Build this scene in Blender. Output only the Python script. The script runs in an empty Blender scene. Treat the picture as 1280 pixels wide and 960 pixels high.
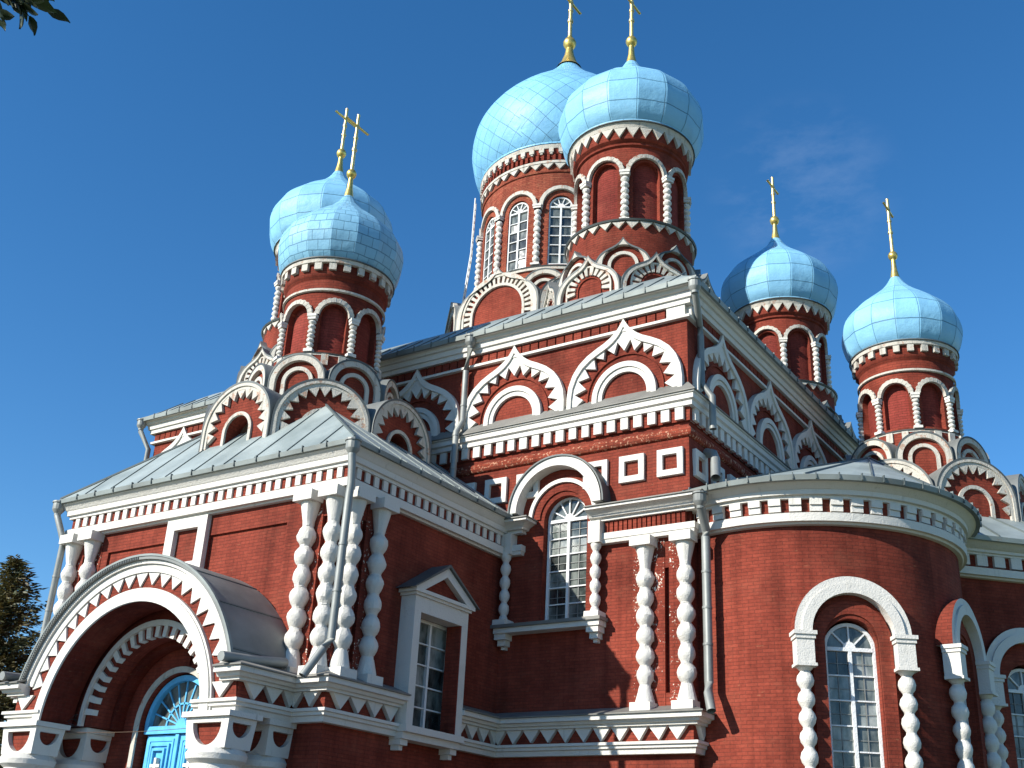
import bpy, bmesh, math, random
from mathutils import Vector, Matrix, Euler
from mathutils.geometry import tessellate_polygon
R = math.radians
PI = math.pi
sc = bpy.context.scene
col = sc.collection
rnd = random.Random(7)

# ------------------------------------------------------------------ camera
F, YAW, PIT, ROL = 1428.15, 0.60322, 0.417866, 0.051724
CAM = Vector((15.9059, -17.1605, -2.1806))
GROUND = -3.8
fw = Vector((-math.sin(YAW)*math.cos(PIT), math.cos(YAW)*math.cos(PIT), math.sin(PIT)))
rt = Vector((math.cos(YAW), math.sin(YAW), 0)); up = rt.cross(fw)
r2 = math.cos(ROL)*rt + math.sin(ROL)*up; u2 = -math.sin(ROL)*rt + math.cos(ROL)*up
cd = bpy.data.cameras.new('camera'); cam = bpy.data.objects.new('camera', cd); col.objects.link(cam)
cd.sensor_width = 36; cd.lens = 36*F/1280; cd.clip_start = .1; cd.clip_end = 3000
m = Matrix.Identity(4)
for i in range(3):
    m[i][0] = r2[i]; m[i][1] = u2[i]; m[i][2] = -fw[i]; m[i][3] = CAM[i]
cam.matrix_world = m
sc.camera = cam

# ------------------------------------------------------------------ light
SUN_AZ, SUN_EL = R(26.3), R(29.8)          # degrees left of -Y, elevation
sdir = Vector((-math.sin(SUN_AZ)*math.cos(SUN_EL), -math.cos(SUN_AZ)*math.cos(SUN_EL), math.sin(SUN_EL)))
sl = bpy.data.lights.new('sun', 'SUN'); so = bpy.data.objects.new('sun', sl); col.objects.link(so)
sl.energy = 5.0; sl.angle = R(.5); sl.color = (1, .95, .86)
so.rotation_euler = sdir.to_track_quat('Z', 'Y').to_euler(); so.location = (-30, -60, 50)
w = bpy.data.worlds.new('World'); sc.world = w; w.use_nodes = True
nt = w.node_tree; nt.nodes.clear()
out = nt.nodes.new('ShaderNodeOutputWorld'); bg = nt.nodes.new('ShaderNodeBackground')
sky = nt.nodes.new('ShaderNodeTexSky'); sky.sky_type = 'NISHITA'; sky.sun_disc = False
sky.sun_elevation = SUN_EL; sky.sun_rotation = R(180)+SUN_AZ; sky.air_density = 1.0; sky.dust_density = 0; sky.ozone_density = 4.0
sky.altitude = 200
bg.inputs['Strength'].default_value = .112
# one faint wisp of cirrus right of the central domes, part of the sky
tc = nt.nodes.new('ShaderNodeTexCoord'); mp = nt.nodes.new('ShaderNodeMapping'); mp.inputs['Scale'].default_value = (5, 5, 12); mp.inputs['Rotation'].default_value = (.3, .9, .2)
nz = nt.nodes.new('ShaderNodeTexNoise'); nz.inputs['Scale'].default_value = 3.4; nz.inputs['Detail'].default_value = 8; nz.inputs['Roughness'].default_value = .62
cr = nt.nodes.new('ShaderNodeValToRGB'); cr.color_ramp.elements[0].position = .44; cr.color_ramp.elements[1].position = .80
dt = nt.nodes.new('ShaderNodeVectorMath'); dt.operation = 'DOT_PRODUCT'; dt.inputs[1].default_value = Vector((-.262, .795, .547)).normalized()
mr = nt.nodes.new('ShaderNodeMapRange'); mr.interpolation_type = 'SMOOTHSTEP'; mr.inputs['From Min'].default_value = .9962; mr.inputs['From Max'].default_value = .9999; mr.inputs['To Max'].default_value = .09
mu = nt.nodes.new('ShaderNodeMath'); mu.operation = 'MULTIPLY'
mx = nt.nodes.new('ShaderNodeMixRGB'); mx.inputs[2].default_value = (5.5, 6.2, 7.2, 1)
hs = nt.nodes.new('ShaderNodeHueSaturation'); hs.inputs['Saturation'].default_value = 1.24
nt.links.new(sky.outputs[0], hs.inputs['Color'])
nt.links.new(tc.outputs['Generated'], mp.inputs[0]); nt.links.new(mp.outputs[0], nz.inputs['Vector']); nt.links.new(tc.outputs['Generated'], dt.inputs[0]); nt.links.new(dt.outputs['Value'], mr.inputs['Value'])
nt.links.new(nz.outputs['Fac'], cr.inputs[0]); nt.links.new(cr.outputs[0], mu.inputs[0]); nt.links.new(mr.outputs[0], mu.inputs[1]); nt.links.new(mu.outputs[0], mx.inputs[0]); nt.links.new(hs.outputs[0], mx.inputs[1])
nt.links.new(mx.outputs[0], bg.inputs['Color']); nt.links.new(bg.outputs[0], out.inputs[0])
vs = sc.view_settings; vs.view_transform = 'Standard'; vs.look = 'None'; vs.exposure = 0.66; vs.gamma = 1

# ------------------------------------------------------------------ materials
def mat_base(name):
    m = bpy.data.materials.new(name); m.use_nodes = True
    nt = m.node_tree; b = nt.nodes['Principled BSDF']
    return m, nt, b
def N(nt, typ, **kw):
    n = nt.nodes.new(typ)
    for k, v in kw.items():
        if hasattr(n, k): setattr(n, k, v)
        else: n.inputs[k].default_value = v
    return n
def L(nt, a, b): nt.links.new(a, b)
def ramp(nt, fac, p0, p1, c0, c1):
    r = nt.nodes.new('ShaderNodeValToRGB'); e = r.color_ramp.elements
    e[0].position = p0; e[1].position = p1; e[0].color = (*c0, 1); e[1].color = (*c1, 1)
    L(nt, fac, r.inputs[0]); return r.outputs[0]
def mix(nt, fac, a, b, typ='MIX'):
    x = nt.nodes.new('ShaderNodeMixRGB'); x.blend_type = typ
    for i, v in ((0, fac), (1, a), (2, b)):
        if isinstance(v, (int, float)): x.inputs[i].default_value = v if i == 0 else (v, v, v, 1)
        elif isinstance(v, tuple): x.inputs[i].default_value = (*v, 1)
        else: L(nt, v, x.inputs[i])
    return x.outputs[0]
def noise(nt, vec, s, d=4, r=.55):
    n = N(nt, 'ShaderNodeTexNoise'); n.inputs['Scale'].default_value = s; n.inputs['Detail'].default_value = d; n.inputs['Roughness'].default_value = r
    if vec is not None: L(nt, vec, n.inputs['Vector'])
    return n.outputs['Fac']
def geo_pos(nt): return N(nt, 'ShaderNodeNewGeometry').outputs['Position']
def stretch(nt, vec, s):
    mp = N(nt, 'ShaderNodeMapping'); mp.inputs['Scale'].default_value = s; L(nt, vec, mp.inputs[0]); return mp.outputs[0]

def brick_mat(name, c1, c2, spots=0, worn=0.0, mortar=(.13, .032, .022)):
    m, nt, b = mat_base(name); pos = geo_pos(nt); uv = N(nt, 'ShaderNodeTexCoord').outputs['UV']
    bt = N(nt, 'ShaderNodeTexBrick'); L(nt, uv, bt.inputs['Vector'])
    bt.inputs['Scale'].default_value = 1; bt.inputs['Brick Width'].default_value = .27; bt.inputs['Row Height'].default_value = .077
    bt.inputs['Mortar Size'].default_value = .007; bt.inputs['Mortar Smooth'].default_value = .3; bt.inputs['Bias'].default_value = 0
    bt.inputs['Color1'].default_value = (*c1, 1); bt.inputs['Color2'].default_value = (*c2, 1); bt.inputs['Mortar'].default_value = (*mortar, 1)
    c = bt.outputs['Color']
    big = noise(nt, pos, .55, 5, .6)
    c = mix(nt, 1, c, ramp(nt, big, .32, .68, (.66, .65, .66), (1.25, 1.24, 1.22)), 'MULTIPLY')
    fine = noise(nt, pos, 14, 3, .7)
    c = mix(nt, .8, c, ramp(nt, fine, .3, .7, (.78, .78, .78), (1.16, 1.16, 1.16)), 'MULTIPLY')
    streak = noise(nt, stretch(nt, pos, (2.2, 2.2, .18)), 1.6, 4)
    c = mix(nt, .7, c, ramp(nt, streak, .45, .72, (1.06, 1.06, 1.06), (.58, .57, .58)), 'MULTIPLY')
    pv = noise(nt, stretch(nt, pos, (2.5, 2.5, 7)), 1.9, 5, .7)
    dust = noise(nt, stretch(nt, pos, (.6, .6, 1.0)), 1.3, 7, .72)
    c = mix(nt, ramp(nt, dust, .52, .78, (0, 0, 0), (.2,)*3), c, (.33, .13, .08))
    c = mix(nt, ramp(nt, pv, .64 - .12*worn, .70 - .04*worn, (0, 0, 0), (.35 + .5*worn,)*3), c, (.33, .16, .085))
    if spots:
        sp = noise(nt, stretch(nt, pos, (1, 1, .8)), 21 if spots == 1 else 13, 3, .7)
        if spots == 1: sp = mix(nt, 1, sp, ramp(nt, noise(nt, pos, 2.3, 4, .6), .35, .65, (.82,)*3, (1.06,)*3), 'MULTIPLY')
        lo = .60 if spots == 1 else .57
        c = mix(nt, ramp(nt, sp, lo, lo+.03, (0, 0, 0), (1, 1, 1)), c, (.72, .66, .55) if spots == 1 else (.46, .25, .16))
    L(nt, c, b.inputs['Base Color'])
    b.inputs['Roughness'].default_value = .88; b.inputs['Specular IOR Level'].default_value = .12
    h = mix(nt, 1, ramp(nt, bt.outputs['Fac'], 0, 1, (1, 1, 1), (0, 0, 0)), noise(nt, pos, 22, 4, .7), 'ADD')
    bp = N(nt, 'ShaderNodeBump'); bp.inputs['Strength'].default_value = .55; bp.inputs['Distance'].default_value = .012
    L(nt, h, bp.inputs['Height']); L(nt, bp.outputs[0], b.inputs['Normal'])
    return m
M = {}
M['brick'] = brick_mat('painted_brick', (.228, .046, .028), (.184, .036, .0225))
M['brick_spot'] = brick_mat('spattered_brick', (.238, .047, .028), (.19, .036, .022), spots=1)
M['brick_peel'] = brick_mat('peeling_brick', (.25, .052, .028), (.22, .045, .026), spots=2)
M['brick_worn'] = brick_mat('weathered_brick', (.29, .078, .044), (.22, .05, .03), worn=.7)
M['brick_plum'] = brick_mat('niche_brick', (.24, .044, .034), (.20, .036, .028))

def white_mat(name, c=(.63, .61, .56), dirt=.85, peel=0.0):
    m, nt, b = mat_base(name); pos = geo_pos(nt)
    big = noise(nt, pos, 1.1, 6, .65); st = noise(nt, stretch(nt, pos, (3, 3, .35)), 2.2, 5, .6); fine = noise(nt, pos, 19, 4, .7)
    cc = mix(nt, ramp(nt, big, .56-.1*peel, .85-.14*peel, (0, 0, 0), (dirt,)*3), c, (.50, .48, .42))
    cc = mix(nt, ramp(nt, st, .62-.1*peel, .86-.12*peel, (0, 0, 0), (dirt*.9,)*3), cc, (.22, .205, .175))
    cc = mix(nt, ramp(nt, fine, .62-.06*peel, .74-.04*peel, (0, 0, 0), (dirt*.7,)*3), cc, (.55, .51, .44))
    un = N(nt, 'ShaderNodeNewGeometry'); dn = N(nt, 'ShaderNodeSeparateXYZ'); L(nt, un.outputs['Normal'], dn.inputs[0])
    cc = mix(nt, mix(nt, 1, ramp(nt, dn.outputs['Z'], .35, .9, (0, 0, 0), (.75,)*3), ramp(nt, noise(nt, pos, 3.3, 5, .7), .35, .6, (.25,)*3, (1, 1, 1)), 'MULTIPLY'), cc, (.22, .21, .18))
    if peel: 
        pf = noise(nt, pos, 4.5, 6, .75)
        cc = mix(nt, ramp(nt, pf, .68-.1*peel, .70-.1*peel, (0, 0, 0), (.75,)*3), cc, (.36, .20, .13))
    L(nt, cc, b.inputs['Base Color']); b.inputs['Roughness'].default_value = .75; b.inputs['Specular IOR Level'].default_value = .25
    bp = N(nt, 'ShaderNodeBump'); bp.inputs['Strength'].default_value = .85; bp.inputs['Distance'].default_value = .03
    L(nt, mix(nt, .5, noise(nt, pos, 7, 6, .7), noise(nt, pos, 30, 3, .6)), bp.inputs['Height']); L(nt, bp.outputs[0], b.inputs['Normal'])
    return m
M['white'] = white_mat('whitewashed_plaster')
M['white_old'] = white_mat('flaking_whitewash', (.49, .465, .405), .95, 1.0)
M['white_wood'] = white_mat('white_painted_wood', (.72, .73, .72), .22)

def metal_sheet(name, c, dark, rust=.3, rough=.45, met=.35):
    m, nt, b = mat_base(name); pos = geo_pos(nt)
    n1 = noise(nt, pos, .9, 6, .6); n2 = noise(nt, stretch(nt, pos, (1.5, 1.5, 1.5)), 3.3, 6, .7)
    cc = mix(nt, ramp(nt, n1, .35, .7, (0, 0, 0), (1, 1, 1)), c, dark)
    cc = mix(nt, ramp(nt, n2, .62, .74, (0, 0, 0), (rust,)*3), cc, (.24, .15, .09))
    L(nt, cc, b.inputs['Base Color']); b.inputs['Metallic'].default_value = met; b.inputs['Roughness'].default_value = rough
    bp = N(nt, 'ShaderNodeBump'); bp.inputs['Strength'].default_value = .35; bp.inputs['Distance'].default_value = .03
    L(nt, noise(nt, pos, 1.7, 4), bp.inputs['Height']); L(nt, bp.outputs[0], b.inputs['Normal'])
    return m
M['roof'] = metal_sheet('grey_roof_sheet', (.32, .37, .36), (.19, .23, .225), .6, .55, .15)
M['cap'] = metal_sheet('weathered_cap_sheet', (.21, .205, .185), (.12, .118, .105), .8, .65, .1)
M['old_sheet'] = metal_sheet('old_hood_sheet', (.205, .215, .205), (.125, .135, .13), .5, .6, .2)
M['dark_sheet'] = metal_sheet('dark_edge_sheet', (.10, .115, .115), (.06, .07, .07), .2, .6, .2)
M['edge'] = metal_sheet('eave_edge_sheet', (.25, .285, .275), (.15, .165, .155), .35, .6, .15)
M['pipe'] = metal_sheet('galvanised_pipe', (.27, .285, .27), (.18, .19, .18), .3, .55, .25)
M['seam'] = metal_sheet('seam_sheet', (.12, .145, .145), (.08, .10, .10), .3, .6, .2)

def dome_mat(name, mode, c=(.235, .52, .735), lo=(.165, .42, .63)):
    m, nt, b = mat_base(name); pos = geo_pos(nt); uv = N(nt, 'ShaderNodeTexCoord').outputs['UV']
    wn = N(nt, 'ShaderNodeTexNoise'); wn.inputs['Scale'].default_value = 1.3; L(nt, pos, wn.inputs['Vector'])   # seams never run quite true
    va = N(nt, 'ShaderNodeVectorMath', operation='SCALE'); va.inputs['Scale'].default_value = .10; L(nt, wn.outputs['Color'], va.inputs[0])
    vb = N(nt, 'ShaderNodeVectorMath', operation='ADD'); L(nt, uv, vb.inputs[0]); L(nt, va.outputs[0], vb.inputs[1]); uv = vb.outputs[0]
    bt = N(nt, 'ShaderNodeTexBrick'); bt.inputs['Scale'].default_value = 1; bt.inputs['Mortar Smooth'].default_value = .1; bt.inputs['Bias'].default_value = 0
    if mode == 'gore': bt.offset = 0; bw, rh, ms = 1.0, .74, .014; L(nt, uv, bt.inputs['Vector'])
    elif mode == 'shingle': bt.offset = .5; bw, rh, ms = .5, .30, .011; L(nt, uv, bt.inputs['Vector'])
    else:
        bt.offset = 0; bw, rh, ms = 1.0, 1.0, .016
        mp = N(nt, 'ShaderNodeMapping'); mp.inputs['Rotation'].default_value = (0, 0, R(45)); mp.inputs['Scale'].default_value = (1.9, 1.9, 1)
        L(nt, uv, mp.inputs[0]); L(nt, mp.outputs[0], bt.inputs['Vector'])
    bt.inputs['Brick Width'].default_value = bw; bt.inputs['Row Height'].default_value = rh; bt.inputs['Mortar Size'].default_value = ms
    bt.inputs['Color1'].default_value = (*c, 1); bt.inputs['Color2'].default_value = (*[x*.86 for x in c], 1); bt.inputs['Mortar'].default_value = (.085, .22, .33, 1)
    cc = mix(nt, 1, bt.outputs['Color'], ramp(nt, noise(nt, pos, 1.1, 5, .6), .3, .75, (.84, .86, .9), (1.1, 1.08, 1.05)), 'MULTIPLY')
    cc = mix(nt, ramp(nt, noise(nt, stretch(nt, pos, (2, 2, .4)), 2.6, 6, .7), .6, .8, (0, 0, 0), (.3,)*3), cc, (.36, .52, .60))
    L(nt, cc, b.inputs['Base Color']); b.inputs['Roughness'].default_value = .5; b.inputs['Specular IOR Level'].default_value = .28
    bp = N(nt, 'ShaderNodeBump'); bp.inputs['Strength'].default_value = 1.0; bp.inputs['Distance'].default_value = .05
    h = mix(nt, .55, ramp(nt, bt.outputs['Fac'], 0, 1, (1, 1, 1), (0, 0, 0)), noise(nt, pos, 2.6, 5, .55))
    L(nt, h, bp.inputs['Height']); L(nt, bp.outputs[0], b.inputs['Normal'])
    return m
M['dome_gore'] = dome_mat('blue_dome_sheets', 'gore')
M['dome_shingle'] = dome_mat('blue_dome_shingles', 'shingle', (.235, .49, .66), (.15, .38, .52))
M['dome_diamond'] = dome_mat('blue_dome_diamonds', 'diamond', (.21, .50, .74))

def simple(name, c, rough=.5, met=0., spec=.5, vary=.25, sc_=6):
    m, nt, b = mat_base(name); pos = geo_pos(nt)
    cc = mix(nt, 1, c, ramp(nt, noise(nt, pos, sc_, 4, .6), .3, .7, (1-vary,)*3, (1+vary,)*3), 'MULTIPLY')
    L(nt, cc, b.inputs['Base Color']); b.inputs['Roughness'].default_value = rough; b.inputs['Metallic'].default_value = met
    b.inputs['Specular IOR Level'].default_value = spec
    return m
M['gold'] = simple('gilded_metal', (.70, .52, .15), .38, .8, .5, .25, 9)
M['gold_pale'] = simple('pale_gilding', (.72, .56, .24), .42, .7, .5, .25, 9)
M['iron'] = simple('dark_iron', (.05, .05, .05), .5, .4)
M['door'] = simple('blue_door_paint', (.10, .42, .70), .45, 0, .4, .16, 5)
M['door_dark'] = simple('blue_door_groove', (.05, .24, .45), .5, 0, .4, .16, 5)
M['dark'] = simple('dark_timber', (.035, .028, .022), .85)
M['wood'] = simple('raw_brown_boards', (.10, .06, .035), .8)
M['brick_dark'] = brick_mat('dark_vault_brick', (.15, .028, .018), (.12, .023, .016))  # darker red brick for the canopy vault and inner arches
def glass_mat(name, a, b_):
    m, nt, b = mat_base(name); pos = geo_pos(nt)
    n = noise(nt, stretch(nt, pos, (1.6, 1.6, .8)), 2.2, 4, .6)
    cc = ramp(nt, n, .38, .66, a, b_)
    L(nt, cc, b.inputs['Base Color']); b.inputs['Roughness'].default_value = .07; b.inputs['Specular IOR Level'].default_value = .7
    bp = N(nt, 'ShaderNodeBump'); bp.inputs['Strength'].default_value = .15; bp.inputs['Distance'].default_value = .05
    L(nt, noise(nt, pos, 1.9, 2), bp.inputs['Height']); L(nt, bp.outputs[0], b.inputs['Normal'])
    return m
M['glass'] = glass_mat('window_glass', (.035, .045, .042), (.17, .19, .175)); M['glass_pale'] = glass_mat('pale_window_glass', (.10, .12, .11), (.34, .36, .34)); M['glass_dark'] = glass_mat('dark_window_glass', (.012, .015, .015), (.07, .08, .075))
M['inner_bar'] = simple('inner_window_bars', (.19, .20, .19), .6)

# ------------------------------------------------------------------ mesh builder
class MB:
    def __init__(s): s.f = []; s.mats = []
    def mi(s, m):
        if m not in s.mats: s.mats.append(m)
        return s.mats.index(m)
    def face(s, pts, m, uv=None):
        s.f.append(([tuple(p) for p in pts], s.mi(m), uv))
    def hexa(s, p, m, skip=()):    # p: 8 points, bottom 0-3 (ccw), top 4-7
        for k, q in enumerate(((0, 3, 2, 1), (4, 5, 6, 7), (0, 1, 5, 4), (1, 2, 6, 5), (2, 3, 7, 6), (3, 0, 4, 7))):
            if k not in skip: s.face([p[i] for i in q], m)
    def box(s, x0, x1, y0, y1, z0, z1, m):
        s.hexa([(x0, y0, z0), (x1, y0, z0), (x1, y1, z0), (x0, y1, z0), (x0, y0, z1), (x1, y0, z1), (x1, y1, z1), (x0, y1, z1)], m)
    def prism(s, poly, f0, f1, m, mside=None):   # poly: list of 2D; f0,f1 map (a,b)->3D front/back
        a = [f0(*p) for p in poly]; b = [f1(*p) for p in poly]
        s.face(a, m); s.face(b[::-1], m)
        n = len(poly)
        for i in range(n):
            j = (i+1) % n; s.face([a[i], b[i], b[j], a[j]], mside or m)
    def lathe(s, prof, n, m, c=(0, 0), uvN=None, a0=0., flip=False):
        arc = [0]
        for i in range(1, len(prof)): arc.append(arc[-1]+math.hypot(prof[i][0]-prof[i-1][0], prof[i][1]-prof[i-1][1]))
        for k in range(n):
            t0 = a0+2*PI*k/n; t1 = a0+2*PI*(k+1)/n
            for i in range(len(prof)-1):
                (ra, za), (rb, zb) = prof[i], prof[i+1]
                p = [(c[0]+ra*math.sin(t0), c[1]-ra*math.cos(t0), za), (c[0]+ra*math.sin(t1), c[1]-ra*math.cos(t1), za),
                     (c[0]+rb*math.sin(t1), c[1]-rb*math.cos(t1), zb), (c[0]+rb*math.sin(t0), c[1]-rb*math.cos(t0), zb)]
                uv = None
                if uvN: uv = [(k*uvN/n, arc[i]), ((k+1)*uvN/n, arc[i]), ((k+1)*uvN/n, arc[i+1]), (k*uvN/n, arc[i+1])]
                else: 
                    Rm = max(r for r, _ in prof)
                    uv = [(t0*Rm, za), (t1*Rm, za), (t1*Rm, zb), (t0*Rm, zb)]
                if ra < 1e-5: p = [p[0], p[2], p[3]]; uv = [uv[0], uv[2], uv[3]]
                elif rb < 1e-5: p = [p[0], p[1], p[2]]; uv = uv[:3]
                s.face(p, m, uv)
    def tube(s, pts, r, m, n=10, caps=True):
        pts = [Vector(p) for p in pts]; rings = []
        rr = r if isinstance(r, (list, tuple)) else [r]*len(pts)
        for i, p in enumerate(pts):
            d = (pts[min(i+1, len(pts)-1)]-pts[max(i-1, 0)]).normalized()
            a = d.cross(Vector((0, 0, 1)) if abs(d.z) < .95 else Vector((1, 0, 0))).normalized(); b = d.cross(a)
            rings.append([p+rr[i]*(math.cos(2*PI*k/n)*a+math.sin(2*PI*k/n)*b) for k in range(n)])
        for i in range(len(rings)-1):
            for k in range(n):
                j = (k+1) % n; s.face([rings[i][k], rings[i][j], rings[i+1][j], rings[i+1][k]], m)
        if caps: s.face(rings[0][::-1], m); s.face(rings[-1], m)

def autouv(pts, n):
    if abs(n.z) > .75: return [(p[0], p[1]) for p in pts]
    t = Vector((-n.y, n.x, 0)); t.normalize()
    return [(p[0]*t.x+p[1]*t.y, p[2]) for p in pts]
def mesh_of(name, mb, sharp=38, recalc=True):
    bm = bmesh.new(); uvl = bm.loops.layers.uv.new('UVMap'); vm = {}
    for pts, mi, uv in mb.f:
        vv = []; uu = []
        for k, p in enumerate(pts):
            key = (round(p[0], 4), round(p[1], 4), round(p[2], 4))
            v = vm.get(key)
            if v is None: v = vm[key] = bm.verts.new(p)
            if v in vv: continue
            vv.append(v); uu.append(uv[k] if uv else None)
        if len(vv) < 3: continue
        try: f = bm.faces.new(vv)
        except ValueError: continue
        f.material_index = mi; f.smooth = True
        f.normal_update()
        if uv is None: uu = autouv([v.co for v in vv], f.normal)
        for lp, c in zip(f.loops, uu): lp[uvl].uv = c
    if recalc: bmesh.ops.recalc_face_normals(bm, faces=bm.faces)
    else:
        for f in bm.faces: f.normal_update()
    for e in bm.edges:
        if len(e.link_faces) == 2:
            if e.calc_face_angle(0) > R(sharp): e.smooth = False
        else: e.smooth = False
    for f in bm.faces:
        f.smooth = any(e.smooth and e.calc_face_angle(0) > .004 for e in f.edges if len(e.link_faces) == 2)
    me = bpy.data.meshes.new(name); bm.to_mesh(me); bm.free()
    for m in mb.mats: me.materials.append(M[m])
    return me
ROOT = Vector((-4.6, 15.7, GROUND))
def thing(name, label, cat, loc, group=None):
    o = bpy.data.objects.new(name, None); col.objects.link(o); o.location = loc; o['label'] = label; o['category'] = cat
    if group: o['group'] = group
    return o
church = thing('church', 'red brick church with white trim and blue onion domes topped by gilded crosses', 'church', ROOT)
def part(name, mb, parent=None, loc=None, rz=0, label=None, sharp=38, recalc=True):
    """parent None -> part of the church; loc is a world position; None = mesh is in world coordinates"""
    me = mb if isinstance(mb, bpy.types.Mesh) else mesh_of(name, mb, sharp, recalc)
    o = bpy.data.objects.new(name, me); col.objects.link(o)
    if parent is None:
        o.parent = church; o.location = (Vector(loc) if loc is not None else Vector((0, 0, 0)))-ROOT
    else:
        o.parent = parent; o.location = loc if loc is not None else (0, 0, 0)
    o.rotation_euler = (0, 0, rz)
    if label: o['label'] = label
    return o
def kids(o): return [c for c in bpy.data.objects if c.parent == o]
def dup(o, loc, rz=0, label=None):
    c = o.copy(); col.objects.link(c); c.parent = o.parent
    c.location = (Vector(loc)-ROOT) if o.parent == church else Vector(loc); c.rotation_euler = (0, 0, rz)
    if label: c['label'] = label
    for ch in kids(o):
        k = ch.copy(); col.objects.link(k); k.parent = c
    return c
def structure(name, mb, loc=(0, 0, 0)):
    o = bpy.data.objects.new(name, mesh_of(name, mb)); col.objects.link(o); o.location = loc; o['kind'] = 'structure'; return o

# frames: local (u along wall, v outward, z)
class Fr:
    def __init__(s, o, az):            # az: azimuth of the outward normal, right of -Y
        s.o = Vector(o); s.t = Vector((math.cos(az), math.sin(az), 0)); s.n = Vector((math.sin(az), -math.cos(az), 0))
    def __call__(s, u, v, z): return s.o+s.t*u+s.n*v+Vector((0, 0, z))
    def box(s, mb, u0, u1, v0, v1, z0, z1, m):
        mb.hexa([s(u0, v0, z0), s(u1, v0, z0), s(u1, v1, z0), s(u0, v1, z0), s(u0, v0, z1), s(u1, v0, z1), s(u1, v1, z1), s(u0, v1, z1)], m)
    def prism(s, mb, poly, v0, v1, m, mside=None):
        mb.prism(poly, lambda a, b: s(a, v1, b), lambda a, b: s(a, v0, b), m, mside)
LOC = Fr((0, 0, 0), 0)
D = 5.935; X1 = 5.15; XL = -14.45; YB = 25.5
FRONT = Fr((0, D, 0), 0); SIDE = Fr((X1, 0, 0), PI/2)
PF = Fr((0, 0, 0), 0); PS = Fr((0, 0, 0), PI/2)
PXL = -9.1

def arc(cx, cz, r, a0=180., a1=0., n=24):
    return [(cx+r*math.cos(R(a0+(a1-a0)*i/n)), cz+r*math.sin(R(a0+(a1-a0)*i/n))) for i in range(n+1)]
def stilt(cx, cz, r, zb, n=24): return [(cx-r, zb)]+arc(cx, cz, r, n=n)+[(cx+r, zb)]
OG = [(1, 0), (1.0, .22), (.975, .44), (.90, .66), (.79, .83), (.64, .97), (.48, 1.07), (.33, 1.15), (.21, 1.24), (.11, 1.35), (.045, 1.46), (0, 1.55)]
def ogee(cx, z0, hw, H, k=1.0):
    s = H/1.55
    h = [(x*hw*k, z*s*k) for x, z in OG]
    return [(cx-x, z0+z) for x, z in h]+[(cx+x, z0+z) for x, z in h[-2::-1]]
def resample(pl, n):
    d = [0]
    for a, b in zip(pl, pl[1:]): d.append(d[-1]+math.hypot(b[0]-a[0], b[1]-a[1]))
    o = []; j = 0
    for i in range(n+1):
        t = d[-1]*i/n
        while j < len(d)-2 and d[j+1] < t: j += 1
        k = 0 if d[j+1] == d[j] else (t-d[j])/(d[j+1]-d[j])
        o.append((pl[j][0]+k*(pl[j+1][0]-pl[j][0]), pl[j][1]+k*(pl[j+1][1]-pl[j][1])))
    return o
def band(fr, mb, A, B, v0, v1, m, mout=None, back=False, ends=True):
    """solid strip between outer outline A and inner outline B (same length)"""
    n = len(A)
    for i in range(n-1):
        a, b, c, d = A[i], A[i+1], B[i+1], B[i]
        mb.face([fr(a[0], v1, a[1]), fr(d[0], v1, d[1]), fr(c[0], v1, c[1]), fr(b[0], v1, b[1])], m)
        mb.face([fr(a[0], v0, a[1]), fr(a[0], v1, a[1]), fr(b[0], v1, b[1]), fr(b[0], v0, b[1])], mout or m)
        mb.face([fr(d[0], v0, d[1]), fr(c[0], v0, c[1]), fr(c[0], v1, c[1]), fr(d[0], v1, d[1])], m)
        if back: mb.face([fr(a[0], v0, a[1]), fr(b[0], v0, b[1]), fr(c[0], v0, c[1]), fr(d[0], v0, d[1])], m)
    if ends:
        for i in (0, n-1): mb.face([fr(A[i][0], v0, A[i][1]), fr(A[i][0], v1, A[i][1]), fr(B[i][0], v1, B[i][1]), fr(B[i][0], v0, B[i][1])], m)
def archband(fr, mb, cx, cz, r0, r1, zb, v0, v1, m, mout=None, n=24, a0=180., a1=0.):
    if zb is not None: band(fr, mb, stilt(cx, cz, r0, zb, n), stilt(cx, cz, r1, zb, n), v0, v1, m, mout)
    else: band(fr, mb, arc(cx, cz, r0, a0, a1, n), arc(cx, cz, r1, a0, a1, n), v0, v1, m, mout)
def teeth_arc(fr, mb, cx, cz, r0, r1, n, v0, v1, m, a0=180., a1=0., fill=1.0):
    """triangles with base on r0 and tip at r1"""
    for i in range(n):
        s = (a1-a0)/n; c = a0+s*(i+.5); rq = r1+(r0-r1)*rnd.uniform(-.06, .14); cq = c+s*rnd.uniform(-.07, .07)
        pl = [(cx+r0*math.cos(R(c-s*.5*fill)), cz+r0*math.sin(R(c-s*.5*fill))), (cx+r0*math.cos(R(c+s*.5*fill)), cz+r0*math.sin(R(c+s*.5*fill))), (cx+rq*math.cos(R(cq)), cz+rq*math.sin(R(cq)))]
        fr.prism(mb, pl, v0, v1+rnd.uniform(-.006, .004), m)
def bars_arc(fr, mb, cx, cz, r0, r1, n, v0, v1, m, a0=180., a1=0., fill=.5):
    for i in range(n):
        s = (a1-a0)/n; c = a0+s*(i+.5+rnd.uniform(-.04, .04)); h = s*.5*fill*rnd.uniform(.9, 1.1)
        pl = [(cx+r*math.cos(R(a)), cz+r*math.sin(R(a))) for r, a in ((r0, c-h), (r0, c+h), (r1, c+h), (r1, c-h))]
        fr.prism(mb, pl, v0, v1, m)
def disc(fr, mb, pl, v, m):
    c = (sum(p[0] for p in pl)/len(pl), min(p[1] for p in pl))
    for a, b in zip(pl, pl[1:]): mb.face([fr(c[0], v, c[1]), fr(b[0], v, b[1]), fr(a[0], v, a[1])], m)
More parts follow.
